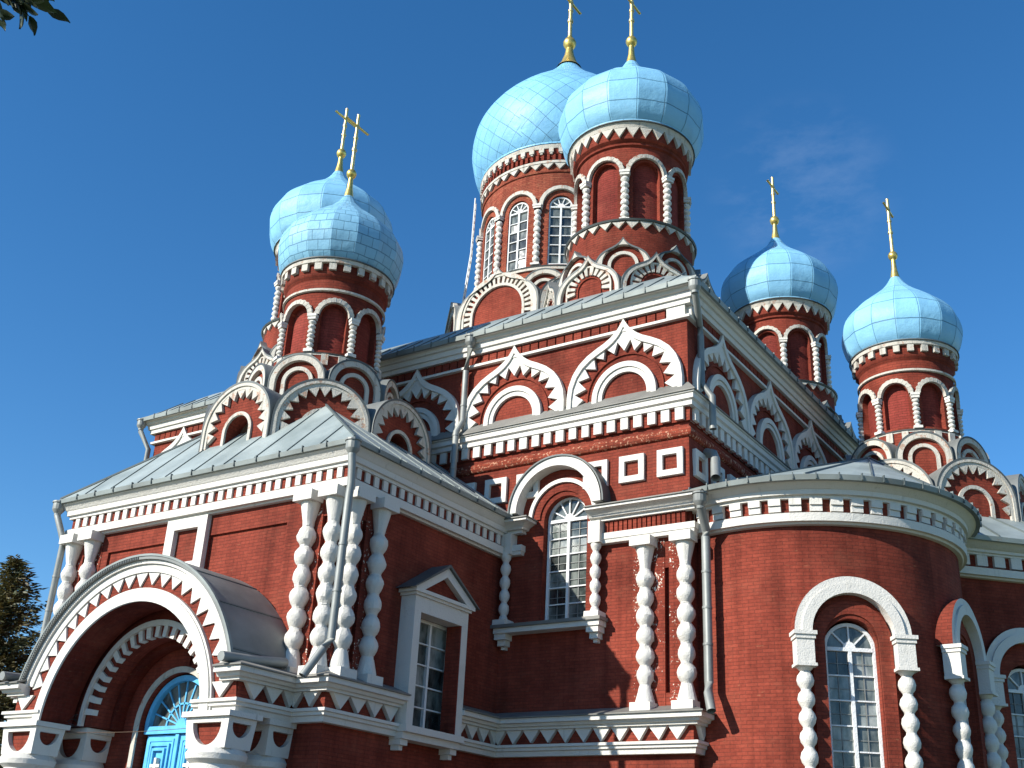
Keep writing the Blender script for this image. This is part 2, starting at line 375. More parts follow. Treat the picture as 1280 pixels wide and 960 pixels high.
def sweep(mb, path, prof, m, closed=False, ms=None, capends=True):
    """path: XY list (walking so that outward is on the right); prof: list (offset, z)"""
    n = len(path); P = [Vector(p) for p in path]; nor = []
    for i in range(n):
        a = P[i-1] if (i > 0 or closed) else None; b = P[(i+1) % n] if (i < n-1 or closed) else None
        ds = []
        if a is not None: ds.append((P[i]-a).normalized())
        if b is not None: ds.append((b-P[i]).normalized())
        ns = [Vector((d.y, -d.x)) for d in ds]
        if len(ns) == 2:
            mm = (ns[0]+ns[1]).normalized(); k = 1/max(.3, mm.dot(ns[0])); nor.append(mm*k)
        else: nor.append(ns[0])
    arcl = [0]
    for i in range(n): arcl.append(arcl[-1]+(P[(i+1) % n]-P[i]).length)
    rng = range(n if closed else n-1)
    for i in rng:
        j = (i+1) % n
        for k in range(len(prof)-1):
            (oa, za), (ob, zb) = prof[k], prof[k+1]
            q = [P[i]+nor[i]*oa, P[j]+nor[j]*oa, P[j]+nor[j]*ob, P[i]+nor[i]*ob]
            zz = [za, za, zb, zb]
            mb.face([(v.x, v.y, z) for v, z in zip(q, zz)], ms[k] if ms else m, [(arcl[i], za), (arcl[i+1], za), (arcl[i+1], zb), (arcl[i], zb)])
    if capends and not closed:
        for i in (0, n-1):
            mb.face([((P[i]+nor[i]*o).x, (P[i]+nor[i]*o).y, z) for o, z in prof], m)
def along(path, pitch, closed=False, inset=0.):
    """centres and azimuth frames every pitch along a polyline"""
    P = [Vector(p) for p in path]; n = len(P); o = []
    for i in range(n if closed else n-1):
        a, b = P[i], P[(i+1) % n]; Ln = (b-a).length; k = max(1, round((Ln-2*inset)/pitch)); d = (b-a).normalized()
        az = math.atan2(d.y, d.x)
        for j in range(k): o.append((a+d*(inset+(Ln-2*inset)*(j+.5)/k), az, (Ln-2*inset)/k))
    return o
def dentils(mb, path, pitch, wfrac, v0, v1, z0, z1, m, closed=False, tri=False):
    for c, az, p in along(path, pitch, closed):
        fr = Fr((c.x, c.y, 0), az); w = p*wfrac/2; J = lambda k: rnd.uniform(-k, k); dz = z1-z0
        if tri: fr.prism(mb, [(-p/2*wfrac, z1), (p/2*wfrac, z1), (J(.05)*p, z0+abs(J(.10))*dz)], v0, v1+J(.006), m)
        else: fr.box(mb, -w*(1+J(.1)), w*(1+J(.1)), v0, v1+J(.008), z0+abs(J(.06))*dz, z1, m)
def circle(c, r, n, a0=0., a1=2*PI, closed=True):
    k = n if closed else n+1
    return [(c[0]+r*math.sin(a0+(a1-a0)*i/n), c[1]-r*math.cos(a0+(a1-a0)*i/n)) for i in range(k)]
def octa(c, A, n=8, ph=0.5):
    r = A/math.cos(PI/n)
    return [(c[0]+r*math.sin(2*PI*(i+ph)/n), c[1]-r*math.cos(2*PI*(i+ph)/n)) for i in range(n)]

def strip_wall(mb, path, u0, u1, z0, z1, m, ops=(), du=None, mreveal=None):
    """path(u)->(x,y,nx,ny). ops: dict(uc,hw,sill,spring,arch,depth,back). A wall skin with real openings and reveals."""
    us = {round(u0, 4), round(u1, 4)}
    if du:
        k = math.ceil((u1-u0)/du)
        for i in range(k+1): us.add(round(u0+(u1-u0)*i/k, 4))
    for o in ops:
        n = 16 if o.get('arch', True) else 1
        for i in range(n+1):
            us.add(round(o['uc']-o['hw']*math.cos(PI*i/n), 4))
    us = sorted(us); mr = mreveal or m
    def top(o, u):
        if not o.get('arch', True): return o['spring']
        k = min(1, abs(u-o['uc'])/o['hw']); return o['spring']+o['hw']*math.sqrt(max(0, 1-k*k))
    def P(u, v, z):
        x, y, nx, ny = path(u); return (x+nx*v, y+ny*v, z)
    for a, b in zip(us, us[1:]):
        if b-a < 1e-4: continue
        mid = (a+b)/2
        def q(za, zb, zc, zd, v=0, mm=m):
            mb.face([P(a, v, za), P(b, v, zb), P(b, v, zc), P(a, v, zd)], mm, [(a, za), (b, zb), (b, zc), (a, zd)])
        la = lb = z0
        for oo in sorted((o for o in ops if abs(mid-o['uc']) < o['hw']), key=lambda o: o['sill']):
            ta, tb, dp = top(oo, a), top(oo, b), -oo['depth']
            if oo['sill'] > z0+1e-4: q(la, lb, oo['sill'], oo['sill'])
            mb.face([P(a, 0, ta), P(a, dp, ta), P(b, dp, tb), P(b, 0, tb)], mr)
            mb.face([P(a, 0, oo['sill']), P(b, 0, oo['sill']), P(b, dp, oo['sill']), P(a, dp, oo['sill'])], mr)
            if oo.get('back'): q(oo['sill'], oo['sill'], tb, ta, dp, oo['back'])
            la, lb = ta, tb
        q(la, lb, z1, z1)
    for o in ops:
        for u in (o['uc']-o['hw'], o['uc']+o['hw']):
            dp = -o['depth']; mb.face([P(u, 0, o['sill']), P(u, dp, o['sill']), P(u, dp, o['spring']), P(u, 0, o['spring'])], mr)
def linepath(fr): return lambda u: (*(fr(u, 0, 0).xy), fr.n.x, fr.n.y)
def circpath(c, r): return lambda u: (c[0]+r*math.sin(u/r), c[1]-r*math.cos(u/r), math.sin(u/r), -math.cos(u/r))

# ------------------------------------------------------------------ windows (canonical: faces -Y, base centre at origin)
def window_mesh(hw, H, arch=True, cols=2, rows=5, fan=5, fw_=.07, mf='white_wood', inner=False):
    """returns frame builder and glass builder"""
    f = MB(); g = MB(); sp = H-hw if arch else H
    f.box(-hw, -hw+fw_, -.05, .04, 0, sp, mf); f.box(hw-fw_, hw, -.05, .04, 0, sp, mf)
    f.box(-hw+fw_, hw-fw_, -.05, .04, 0, fw_, mf)
    if arch:
        archband(LOC, f, 0, sp, hw, hw-fw_, None, -.04, .05, mf)
        f.box(-hw+fw_, hw-fw_, -.055, .04, sp-fw_*.6, sp+fw_*.5, mf)
        for i in range(1, fan):
            a = PI*i/fan; c, s = math.cos(a), math.sin(a); w_ = .016
            LOC.prism(f, [(.1*c-w_*s, sp+.1*s+w_*c), (.1*c+w_*s, sp+.1*s-w_*c), ((hw-fw_)*c+w_*s, sp+(hw-fw_)*s-w_*c), ((hw-fw_)*c-w_*s, sp+(hw-fw_)*s+w_*c)], -.02, .03, mf)
        archband(LOC, f, 0, sp+fw_*.5, .13, .0, None, -.02, .035, mf, n=10)
    else: f.box(-hw+fw_, hw-fw_, -.05, .04, sp-fw_, sp, mf)
    zt = sp-(fw_*.6 if arch else fw_)
    for i in range(1, cols):
        x = -hw+2*hw*i/cols; f.box(x-.035, x+.035, -.052, .03, fw_, zt, mf)
    for i in range(1, rows):
        z = fw_+(zt-fw_)*i/rows
        for k in range(cols):
            xa = -hw+fw_ if k == 0 else -hw+2*hw*k/cols+.035; xb = hw-fw_ if k == cols-1 else -hw+2*hw*(k+1)/cols-.035
            f.box(xa, xb, -.035, .03, z-.014, z+.014, mf)
    r = random.Random(int(hw*1000+H*100)); n_ = 0
    for i in range(cols):
        xa, xb = -hw+.02+(2*hw-.04)*i/cols, -hw+.02+(2*hw-.04)*(i+1)/cols
        for k in range(rows):
            za, zb = .02+(zt-.02)*k/rows, .02+(zt-.02)*(k+1)/rows; tx, tz = r.gauss(0, .022), r.gauss(0, .022); w2, h2 = (xb-xa)/2, (zb-za)/2
            g.face([(xa, .014-tx*w2-tz*h2, za), (xb, .014+tx*w2-tz*h2, za), (xb, .014+tx*w2+tz*h2, zb), (xa, .014-tx*w2+tz*h2, zb)], r.choice(('glass', 'glass', 'glass_pale', 'glass_dark')))
            if inner:
                xm = (xa+xb)/2; g.box(xm-.009, xm+.009, -.012, -.004, za, zb, 'inner_bar'); g.box(xa, xb, -.011, -.005, (za+zb)/2-.007, (za+zb)/2+.007, 'inner_bar')
    if arch: g.face([(x, .014, z) for x, z in [(-hw+.02, zt), (hw-.02, zt)]+arc(0, sp, hw-.02, 0, 180, 20)], 'glass')
    else: g.face([(-hw+.02, .016, zt), (hw-.02, .016, zt), (hw-.02, .016, H-.01), (-hw+.02, .016, H-.01)], 'glass')
    return f, g
def window(hw, H, loc, rz, name='window', **kw):
    f, g = window_mesh(hw, H, **kw)
    o = part(name, f, None, loc, rz); part('pane', g, o); return o

# ------------------------------------------------------------------ bead columns
def bead_profile(z0, beads, rb, rn, pitch, n=7, r=None):
    p = []
    for k in range(beads):
        c = z0+pitch*(k+.5); q = rb*(r.uniform(.94, 1.05) if r else 1); sh = r.uniform(-.02, .02) if r else 0
        for i in range(n):
            a = -PI/2+PI*i/(n-1); t = math.sin(a)*.99
            rr = q*(.56*math.sqrt(max(0, 1-(t*.97)**2))+.44*(1-t*t*.5))
            p.append((max(rn, rr), c+pitch*.5*t+sh*(1-t*t)))
    return p
def wob(mb, amp=.006):
    r = random.Random(len(mb.f)+int(amp*1e5)+rnd.randrange(9999)); cache = {}
    for i, (pts, mi, uv) in enumerate(mb.f):
        q = []
        for p in pts:
            k = (round(p[0], 4), round(p[1], 4), round(p[2], 4))
            if k not in cache: cache[k] = tuple(c+r.uniform(-amp, amp) for c in p)
            q.append(cache[k])
        mb.f[i] = (q, mi, uv)
    return mb
def big_column(h=3.96, seed=1):            # base at z=0
    mb = MB(); r = random.Random(seed)
    prof = [(.225, .22), (.215, .27), (.14, .56), (.12, .62)]+bead_profile(.60, 6, .207, .124, .437, 9, r)+[(.12, 3.24), (.135, 3.34), (.225, 3.74)]
    mb.lathe(prof, 15, 'white', a0=r.random()); wob(mb, .009)
    mb.box(-.25, .25, -.27, .1, 0, .22, 'white'); mb.box(-.265, .265, -.29, .1, 3.74, h, 'white')
    return mb
def slim_column(h, beads, rb, base=.18, cap=.5, capw=.2, cw=None):
    mb = MB(); cw = cw or capw
    mb.box(-capw, capw, -capw, capw, 0, base*.6, 'white')
    prof = [(rb*.95, base*.6), (rb*.6, base*1.1)]+bead_profile(base*1.1, beads, rb, rb*.55, (h-cap-base*1.1)/beads, 7)+[(rb*.6, h-cap), (rb*1.0, h-cap+.08)]
    mb.lathe(prof, 13, 'white'); wob(mb, .006)
    if cap > .1:
        mb.box(-cw*.95, cw*.95, -cw*.95, cw*.8, h-cap+.08, h-cap+.14, 'white')
        mb.box(-cw*.8, cw*.8, -cw*.8, cw*.8, h-cap+.14, h-.16, 'white')
        mb.box(-cw*.92, cw*.92, -cw*.92, cw*.8, h-.16, h-.08, 'white')
        mb.box(-cw*1.05, cw*1.05, -cw*1.05, cw*.8, h-.08, h, 'white')
    return mb
# ================================================================== SETTING
g = MB()
for i in range(-6, 6):
    for j in range(-6, 6):
        g.face([(i*60, j*60, 0), (i*60+60, j*60, 0), (i*60+60, j*60+60, 0), (i*60, j*60+60, 0)], 'grass')
def ground_mats():
    m, nt, b = mat_base('lawn'); pos = geo_pos(nt)
    L(nt, mix(nt, ramp(nt, noise(nt, pos, .4, 5), .35, .7, (0, 0, 0), (1, 1, 1)), (.05, .085, .022), (.085, .10, .04)), b.inputs['Base Color']); b.inputs['Roughness'].default_value = .9
    M['grass'] = m
    m, nt, b = mat_base('paving'); pos = geo_pos(nt)
    bt = N(nt, 'ShaderNodeTexBrick'); L(nt, pos, bt.inputs['Vector']); bt.inputs['Scale'].default_value = 1; bt.inputs['Brick Width'].default_value = .4; bt.inputs['Row Height'].default_value = .2; bt.inputs['Mortar Size'].default_value = .008
    bt.inputs['Color1'].default_value = (.085, .083, .08, 1); bt.inputs['Color2'].default_value = (.07, .069, .066, 1); bt.inputs['Mortar'].default_value = (.04, .04, .038, 1)
    L(nt, mix(nt, .6, bt.outputs['Color'], ramp(nt, noise(nt, pos, .7, 5), .3, .7, (.7, .7, .7), (1.2, 1.2, 1.2)), 'MULTIPLY'), b.inputs['Base Color']); b.inputs['Roughness'].default_value = .85
    M['paving'] = m
ground_mats()
structure('ground', g, (0, 0, GROUND))
g = MB(); g.face([(-14, -40, .004), (26, -40, .004), (26, 4, .004), (-14, 4, .004)], 'paving')
structure('pavement', g, (0, 0, GROUND))

# ================================================================== MAIN CUBE
WIN_U = 1.8
mb = MB()
strip_wall(mb, linepath(FRONT), XL, X1, GROUND, 11.7, 'brick', [
    dict(uc=WIN_U, hw=.62, sill=3.7, spring=6.25, depth=.30), dict(uc=4.55, hw=.055, sill=1.95, spring=4.75, arch=False, depth=.12, back='brick')])
strip_wall(mb, linepath(SIDE), D, YB, GROUND, 11.7, 'brick')
mb.face([(XL, D, GROUND), (XL, D, 11.7), (XL, YB, 11.7), (XL, YB, GROUND)], 'brick')
mb.face([(XL, YB, GROUND), (XL, YB, 11.7), (X1, YB, 11.7), (X1, YB, GROUND)], 'brick')
part('main_wall', mb, recalc=False)
RECT = [(XL, D), (X1, D), (X1, YB), (XL, YB)]
mb = MB()
sweep(mb, RECT, [(0, 11.34), (.16, 11.34), (.17, 11.47), (.22, 11.48), (.24, 11.62), (.30, 11.64), (.33, 11.72), (.40, 11.73), (.40, 11.78), (0, 11.79)], 'white', True)
sweep(mb, RECT, [(0, 10.99), (.12, 10.99), (.12, 11.06), (0, 11.07)], 'white', True)
for fr, c, s in ((FRONT, X1, -1), (SIDE, D, 1)):
    fr.box(mb, min(c, c+s*.5), max(c, c+s*.5), 0, .123, 11.0, 11.338, 'white')
cor = part('eave_cornice', mb)
for seg in ([(XL, D), (X1-.55, D)], [(X1, D+.55), (X1, YB)]):
    mb = MB()
    for c, az, p in along(seg, .27):
        fr = Fr((c.x, c.y, 0), az)
        fr.prism(mb, [(-p*.42, 11.075), (p*.42, 11.075), (p*.42, 11.335), (-p*.42, 11.335)], .0, .075, 'brick')
    part('fluted_frieze', mb, cor)
# eave gutter upstand with joints
mb = MB()
sweep(mb, RECT, [(.38, 11.73), (.47, 11.73), (.49, 11.86), (.43, 11.89), (.38, 11.87)], 'edge', True)
for c, az, p in along(RECT, .62, True): Fr((c.x, c.y, 0), az).box(mb, -.012, .012, .44, .505, 11.74, 11.895, 'seam')
part('eave_edge', mb)
mb = MB()
sweep(mb, RECT, [(.44, 11.87), (-1.15, 13.08), (-5.2, 14.3)], 'roof', True)
for c, az, p in along([(XL, D), (X1, D)], .62)+along([(X1, D), (X1, YB)], .62):
    fr = Fr((c.x, c.y, 0), az)
    mb.hexa([fr(-.015, .42, 11.87), fr(.015, .42, 11.87), fr(.015, -.6, 12.66), fr(-.015, -.6, 12.66), fr(-.015, .42, 11.91), fr(.015, .42, 11.91), fr(.015, -.6, 12.70), fr(-.015, -.6, 12.70)], 'seam')
part('main_roof', mb)
mb = MB()
sweep(mb, RECT, [(0, 8.60), (.17, 8.60), (.17, 8.72), (.23, 8.75), (.23, 8.88), (.27, 8.89), (.27, 8.93)], 'white', True)
sweep(mb, RECT, [(.06, 8.25), (.06, 8.605)], 'brick', True)
dentils(mb, RECT, .37, .58, 0, .14, 8.27, 8.598, 'white', True)
mc = part('dentil_cornice', mb)
mb = MB(); sweep(mb, RECT, [(.25, 8.925), (.31, 8.925), (.31, 8.95), (.01, 9.27)], 'cap', True); part('cap_sheet', mb, mc)
mb = MB(); sweep(mb, RECT, [(.10*math.sin(PI*i/8), 7.86+.26*(1-math.cos(PI*i/8))/2) for i in range(9)], 'brick_peel', True); part('roll_moulding', mb, mc)

# ogee gables on the wall
def wall_gable():
    HW, H = 1.62, 2.24; o = MB(); n = 56
    A = resample(ogee(0, 0, HW, H), n); B = resample(ogee(0, 0, HW*.925, H*.90), n); C = resample(stilt(0, .22, HW*.875, 0, 30), n)
    C2 = resample(stilt(0, .22, HW*.80, 0, 30), n)
    band(LOC, o, A, B, 0, .15, 'white'); 
    band(LOC, o, [(x, z) for x, z in B], C, 0, .10, 'white')
    t = MB(); teeth_arc(LOC, t, 0, .22, HW*.88, HW*.70, 13, .0, .098, 'white', 188, -8, 1.0)
    i = MB(); archband(LOC, i, 0, .14, .90, .76, 0, 0, .12, 'white'); archband(LOC, i, 0, .14, .75, .63, 0, 0, .08, 'white')
    r = MB(); archband(LOC, r, 0, .20, 1.09, 1.06, 0, 0, .045, 'brick')
    return o, t, i, r
o, t, i, r = wall_gable()
gx = [3.44, .11, -3.22, -6.5, -9.75, -12.95]
G0 = part('ogee_gable', o, None, FRONT(gx[0], 0, 9.10), 0)
part('tooth_trim', t, G0); part('inner_arch', i, G0); part('brick_ring', r, G0)
for x in gx[1:]: dup(G0, FRONT(x, 0, 9.10), 0)
for k in range(6): dup(G0, SIDE(D+1.87+3.263*k, 0, 9.10), PI/2)
# white square frames
def square_frame():
    mb = MB(); a, b = .335, .19
    mb.box(-a, a, -.09, 0, b, a, 'white'); mb.box(-a, a, -.09, 0, -a, -b, 'white'); mb.box(-a, -b, -.09, 0, -b, b, 'white'); mb.box(b, a, -.09, 0, -b, b, 'white')
    return wob(mb, .006)
S0 = None
for fr, az, us in ((FRONT, 0, (4.68, 3.66, 2.66, .68, -.30, -1.3)), (SIDE, PI/2, (D+.52, D+1.52, D+2.52))):
    for u in us:
        if S0 is None: S0 = part('square_frame', square_frame(), None, fr(u, 0, 7.27), az)
        else: dup(S0, fr(u, 0, 7.27), az)

# main front window with hood
window(.60, 3.17, FRONT(WIN_U, -.22, 3.72), 0, rows=6, fan=6, inner=True)
mb = MB(); archband(FRONT, mb, WIN_U-.16, 6.48, 1.34, 1.09, None, -.02, .36, 'white', 'dark_sheet', 28)
archband(FRONT, mb, WIN_U-.10, 6.46, 1.375, 1.335, None, .0, .40, 'dark_sheet', n=28)
hood = part('window_hood', mb)
mb = MB(); archband(FRONT, mb, WIN_U-.06, 6.33, .97, .87, None, 0, .10, 'white', n=24)
archband(FRONT, mb, WIN_U-.06, 6.33, .868, .66, None, 0, .04, 'brick', n=24); part('inner_arch', mb, hood)
mb = MB()
FRONT.box(mb, .05, 2.98, 0, .34, 3.50, 3.62, 'white'); FRONT.box(mb, 0.0, 3.03, 0, .40, 3.622, 3.70, 'cap')
for u in (.22, 2.78):
    FRONT.box(mb, u-.16, u+.16, 0, .30, 3.36, 3.498, 'white'); FRONT.box(mb, u-.11, u+.11, 0, .22, 3.22, 3.358, 'white'); FRONT.box(mb, u-.05, u+.05, 0, .14, 3.14, 3.218, 'white')
part('window_sill', mb)
WC = slim_column(1.93, 5, .135, .22, .02, .19)
c0 = part('window_column', WC, None, FRONT(.22, .18, 3.70), 0); dup(c0, FRONT(2.78, .18, 3.70), 0)

# lower cornice pieces of the main front (right of the window, and the stub by the porch)
def low_cornice(path, ribs):
    mb = MB()
    sweep(mb, path, [(0, 5.46), (.16, 5.46), (.18, 5.54), (.20, 5.55), (.20, 5.70), (.06, 5.72)], 'white')
    sweep(mb, path, [(.05, 6.0), (.20, 6.0), (.20, 6.07), (.28, 6.08), (.30, 6.13), (.44, 6.22), (.50, 6.23), (.50, 6.29), (0, 6.30)], 'white')
    sweep(mb, path, [(.49, 6.292), (.54, 6.292), (.54, 6.32), (0, 6.50)], 'cap')
    return mb
path = [(2.62, D), (X1, D), (X1, D+1.2)]
mb = low_cornice(path, True)
FRONT.box(mb, 2.63, 2.95, 0, .32, 5.47, 5.998, 'white')
lc = part('window_level_cornice', mb)
mb = MB()
for c, az, p in along([(2.97, D), (X1-.05, D)], .125): Fr((c.x, c.y, 0), az).prism(mb, [(-p*.36, 5.722), (p*.36, 5.722), (p*.36, 5.998), (-p*.36, 5.998)], 0, .13, 'brick')
part('fluted_frieze', mb, lc)
mb = low_cornice([(-.02, D), (.46, D), (.46, D+.2)], False); FRONT.box(mb, .08, .40, 0, .28, 5.47, 5.998, 'white')
part('window_level_cornice', mb)
for k, u in enumerate((4.05, 5.06)): part('bead_column', big_column(seed=k+1), None, FRONT(u, .11, 1.5), 0, sharp=26)
for u0_, u1_ in ((3.7, 4.495), (4.605, X1-.005)):
    mb = MB(); FRONT.box(mb, u0_, u1_, 0, .014, 1.62, 5.45, 'brick_spot')
    part('spattered_brick_panel', mb, label='brick panel with white paint spatter')

# ================================================================== PORCH
CX = -4.2; ARC_Z = .72
mb = MB()
groove = lambda u: dict(uc=u, hw=.06, sill=1.95, spring=4.95, arch=False, depth=.12, back='brick')
strip_wall(mb, linepath(PF), PXL, 0, GROUND, 6.3, 'brick', [
    dict(uc=-2.88, hw=1.21, sill=2.0, spring=4.95, arch=False, depth=.06, back='brick'), dict(uc=-6.56, hw=1.10, sill=2.0, spring=4.95, arch=False, depth=.06, back='brick'),
    groove(-.55), groove(-8.54), dict(uc=-4.28, hw=1.12, sill=GROUND, spring=.75, depth=.34)], mreveal='brick')
PWU = 3.08
strip_wall(mb, linepath(PS), 0, D, GROUND, 6.3, 'brick', [dict(uc=PWU+.2, hw=.76, sill=.85, spring=3.32, arch=False, depth=.30), groove(.62)])
mb.face([(PXL, 0, GROUND), (PXL, 0, 6.3), (PXL, D, 6.3), (PXL, D, GROUND)], 'brick')
part('porch_wall', mb, recalc=False)
PP = [(PXL, D), (PXL, 0), (0, 0), (0, D)]
mb = MB()
sweep(mb, PP, [(0, 5.43), (.10, 5.43), (.12, 5.47), (.20, 5.48), (.20, 5.66), (.15, 5.69), (0, 5.70)], 'white')
sweep(mb, PP, [(0, 5.95), (.17, 5.95), (.17, 6.02), (.23, 6.03), (.24, 6.15), (.28, 6.18), (.33, 6.29), (.36, 6.31), (.36, 6.37), (0, 6.38)], 'white')
sweep(mb, PP, [(.10, 5.695), (.10, 5.955)], 'brick', capends=False)
dentils(mb, PP, .30, .5, 0, .145, 5.702, 5.948, 'white')
part('porch_cornice', mb)
mb = MB()
sweep(mb, PP, [(.34, 6.33), (.43, 6.33), (.45, 6.43), (.39, 6.46), (.34, 6.44)], 'edge')
for c, az, p in along(PP, .72): Fr((c.x, c.y, 0), az).box(mb, -.012, .012, .41, .47, 6.34, 6.475, 'seam')
part('eave_edge', mb)
# hipped sheet roof
mb = MB(); e = .40; zt = 8.75
ax0, ax1, ay0 = PXL-e, e, -e; ky = 1.02; kx = .70
hz = zt-6.445; dy = hz/ky; dx = hz/kx
A_, B_, C_, D_ = (ax0, ay0, 6.445), (ax1, ay0, 6.445), (ax1-dx, ay0+dy, zt), (ax0+dx, ay0+dy, zt)
mb.face([A_, B_, C_, D_], 'roof'); mb.face([B_, (ax1, D, 6.445), (ax1-dx, D, zt), C_], 'roof'); mb.face([(ax0, D, 6.445), A_, D_, (ax0+dx, D, zt)], 'roof'); mb.face([D_, C_, (ax1-dx, D, zt), (ax0+dx, D, zt)], 'roof')
def seam(a, b, h=.03, w_=.013):
    a, b = Vector(a), Vector(b); d = (b-a).normalized(); s = d.cross(Vector((0, 0, 1))).normalized()*w_; u_ = Vector((0, 0, h))
    mb.hexa([a-s, a+s, b+s, b-s, a-s+u_, a+s+u_, b+s+u_, b-s+u_], 'seam')
for k in range(1, 10):
    x = ax0+(ax1-ax0)*k/10; run = min((x-ax0)*kx/ky, (ax1-x)*kx/ky, dy); seam((x, ay0, 6.445), (x, ay0+run, 6.445+run*ky))
for k in range(1, 7):
    y = ay0+(D-ay0)*k/7; run = min((y-ay0)*ky/kx, dx)
    seam((ax1, y, 6.445), (ax1-run, y, 6.445+run*kx))
seam(B_, C_, .05, .025); seam(A_, D_, .05, .025)
part('porch_roof', mb)
for k, u in enumerate((-.92, -.20, -8.90, -8.18)): part('bead_column', big_column(seed=k+5), None, PF(u, .11, 1.5), 0, sharp=26)
for k, u in enumerate((.20, 1.02)): part('bead_column', big_column(seed=k+11), None, PS(u, .11, 1.5), PI/2, sharp=26)
for fr, lo, hi, c in ((PF, -1.25, -.003, -.55), (PF, PXL+.003, -7.9, -8.54), (PS, .003, 1.35, .62)):
    for u0_, u1_ in ((lo, c-.062), (c+.062, hi)):
        mb = MB(); fr.box(mb, u0_, u1_, 0, .014, 1.62, 5.42, 'brick_spot'); part('spattered_brick_panel', mb, label='brick panel with white paint spatter')
mb = MB()   # square white frame under the eaves
x0, x1, z0, z1, b_ = -5.47, -4.12, 4.12, 5.425, .27
PF.box(mb, x0, x1, 0, .13, z1-.26, z1, 'white'); PF.box(mb, x0, x1, 0, .13, z0, z0+.24, 'white'); PF.box(mb, x0, x0+b_, 0, .13, z0+.24, z1-.26, 'white'); PF.box(mb, x1-b_, x1, 0, .13, z0+.24, z1-.26, 'white')
part('square_frame', mb)
# pedimented side window
mb = MB(); hw = .76; ow = .99
PS.box(mb, PWU-ow, PWU-hw, 0, .40, .90, 3.30, 'white'); PS.box(mb, PWU+hw, PWU+ow, 0, .40, .90, 3.30, 'white'); PS.box(mb, PWU-ow, PWU+ow, 0, .40, 3.302, 3.64, 'white')
PS.box(mb, PWU+hw-.03, PWU+hw+.2, .0, .397, .9, 3.30, 'brick'); PS.box(mb, PWU-hw-.2, PWU-hw+.001, .0, .397, .9, 3.30, 'brick')
PS.box(mb, PWU-ow-.05, PWU+ow+.05, 0, .45, 3.642, 3.70, 'white'); PS.box(mb, PWU-ow-.12, PWU+ow+.12, 0, .50, 3.70, 3.78, 'white')
hp, zb, za = ow+.16, 3.782, 4.46
band(PS, mb, [(PWU-hp, zb), (PWU, za), (PWU+hp, zb)], [(PWU-hp+.36, zb), (PWU, za-.22), (PWU+hp-.36, zb)], 0, .48, 'white')
PS.prism(mb, [(PWU-hp, zb), (PWU+hp, zb), (PWU, za-.1)], 0, .34, 'brick')
band(PS, mb, [(PWU-hp-.09, zb-.02), (PWU, za+.07), (PWU+hp+.09, zb-.02)], [(PWU-hp, zb), (PWU, za), (PWU+hp, zb)], 0, .55, 'dark_sheet')
sw = part('pedimented_surround', mb)
mb = MB(); PS.box(mb, PWU-ow-.05, PWU+ow+.05, 0, .46, .76, .898, 'white'); PS.box(mb, PWU-ow-.02, PWU+ow+.02, 0, .36, .62, .758, 'white')
for u in (PWU-ow+.12, PWU+ow-.12):
    PS.box(mb, u-.12, u+.12, 0, .30, .50, .618, 'white'); PS.box(mb, u-.06, u+.06, 0, .22, .40, .498, 'white')
part('window_sill', mb, sw)
window(.75, 2.44, PS(PWU+.2, -.10, .87), PI/2, arch=False, cols=2, rows=5)

# ledge with hanging teeth running round porch and main front
CYW = -1.5
LEDGES = []
L1 = [(-.85, CYW), (-.85, 0), (0, 0), (0, PWU-.99)]; L2 = [(0, PWU+.99), (0, D), (X1-.06, D), (X1-.06, D+1.2)]; L0 = [(PXL, D), (PXL, 0), (2*CX+.85, 0), (2*CX+.85, CYW)]
def stretch_start(p, x): return [(x, CYW)]+p
def stretch_end(p, x): return p+[(x, CYW)]
for low, mid, top_ in ((stretch_end(L0, -6.55), stretch_end(L0, -6.95), stretch_end(L0, -7.2)), (stretch_start(L1, -1.82), stretch_start(L1, -1.4), stretch_start(L1, -1.12)), (L2, L2, L2)):
    mb = MB()
    sweep(mb, low, [(0, .66), (.17, .66), (.19, .76), (.24, .78), (.24, .84), (.29, .85), (.29, .91), (.1, .92)], 'white')
    sweep(mb, mid, [(.10, .915), (.10, 1.245)], 'brick', capends=False)
    sweep(mb, top_, [(.08, 1.24), (.27, 1.24), (.27, 1.29), (.34, 1.30), (.37, 1.36), (.45, 1.37), (.45, 1.47), (0, 1.48)], 'white')
    lg = part('toothed_ledge', mb)
    mb = MB(); dentils(mb, mid, .47, .96, .10, .20, .925, 1.238, 'white', tri=True); part('tooth_trim', mb, lg)
    mb = MB(); sweep(mb, top_, [(.44, 1.472), (.50, 1.472), (.50, 1.50), (0, 1.68)], 'cap'); part('cap_sheet', mb, lg)

# canopy: barrel vault on the front of the porch
CF = Fr((0, CYW, 0), 0); CA = -4.06; ZA = .56
mb = MB(); rin = 2.47
al_ = 180-math.degrees(math.asin(.92/3.35)); ar_ = 180-math.degrees(math.asin(.97/3.43))
archband(CF, mb, CA, ZA, 3.34, 2.70, None, -1.5, .14, 'brick', 'brick', 40, 176, 4)
archband(CF, mb, CA, ZA, 2.73, rin+.004, ZA+.1, -.6, .20, 'brick_dark', 'brick_dark', 40)
can = part('porch_canopy', mb)
mb = MB()
archband(CF, mb, CA, ZA, 2.71, rin, ZA+.1, .201, .25, 'white', n=44); archband(CF, mb, CA, ZA, 2.76, 2.69, ZA+.1, .10, .22, 'white', n=44)
archband(CF, mb, CA, ZA, 3.35, 3.27, None, .10, .27, 'white', n=44, a0=al_, a1=180-al_); archband(CF, mb, CA, ZA, 3.27, 3.10, None, .10, .215, 'white', n=44, a0=al_, a1=180-al_)
part('archivolt', mb, can)
mb = MB(); teeth_arc(CF, mb, CA, ZA, 3.11, 2.80, 21, .13, .185, 'white', al_+1, 179-al_, 1.0); part('tooth_trim', mb, can)
mb = MB()   # curved sheet roof
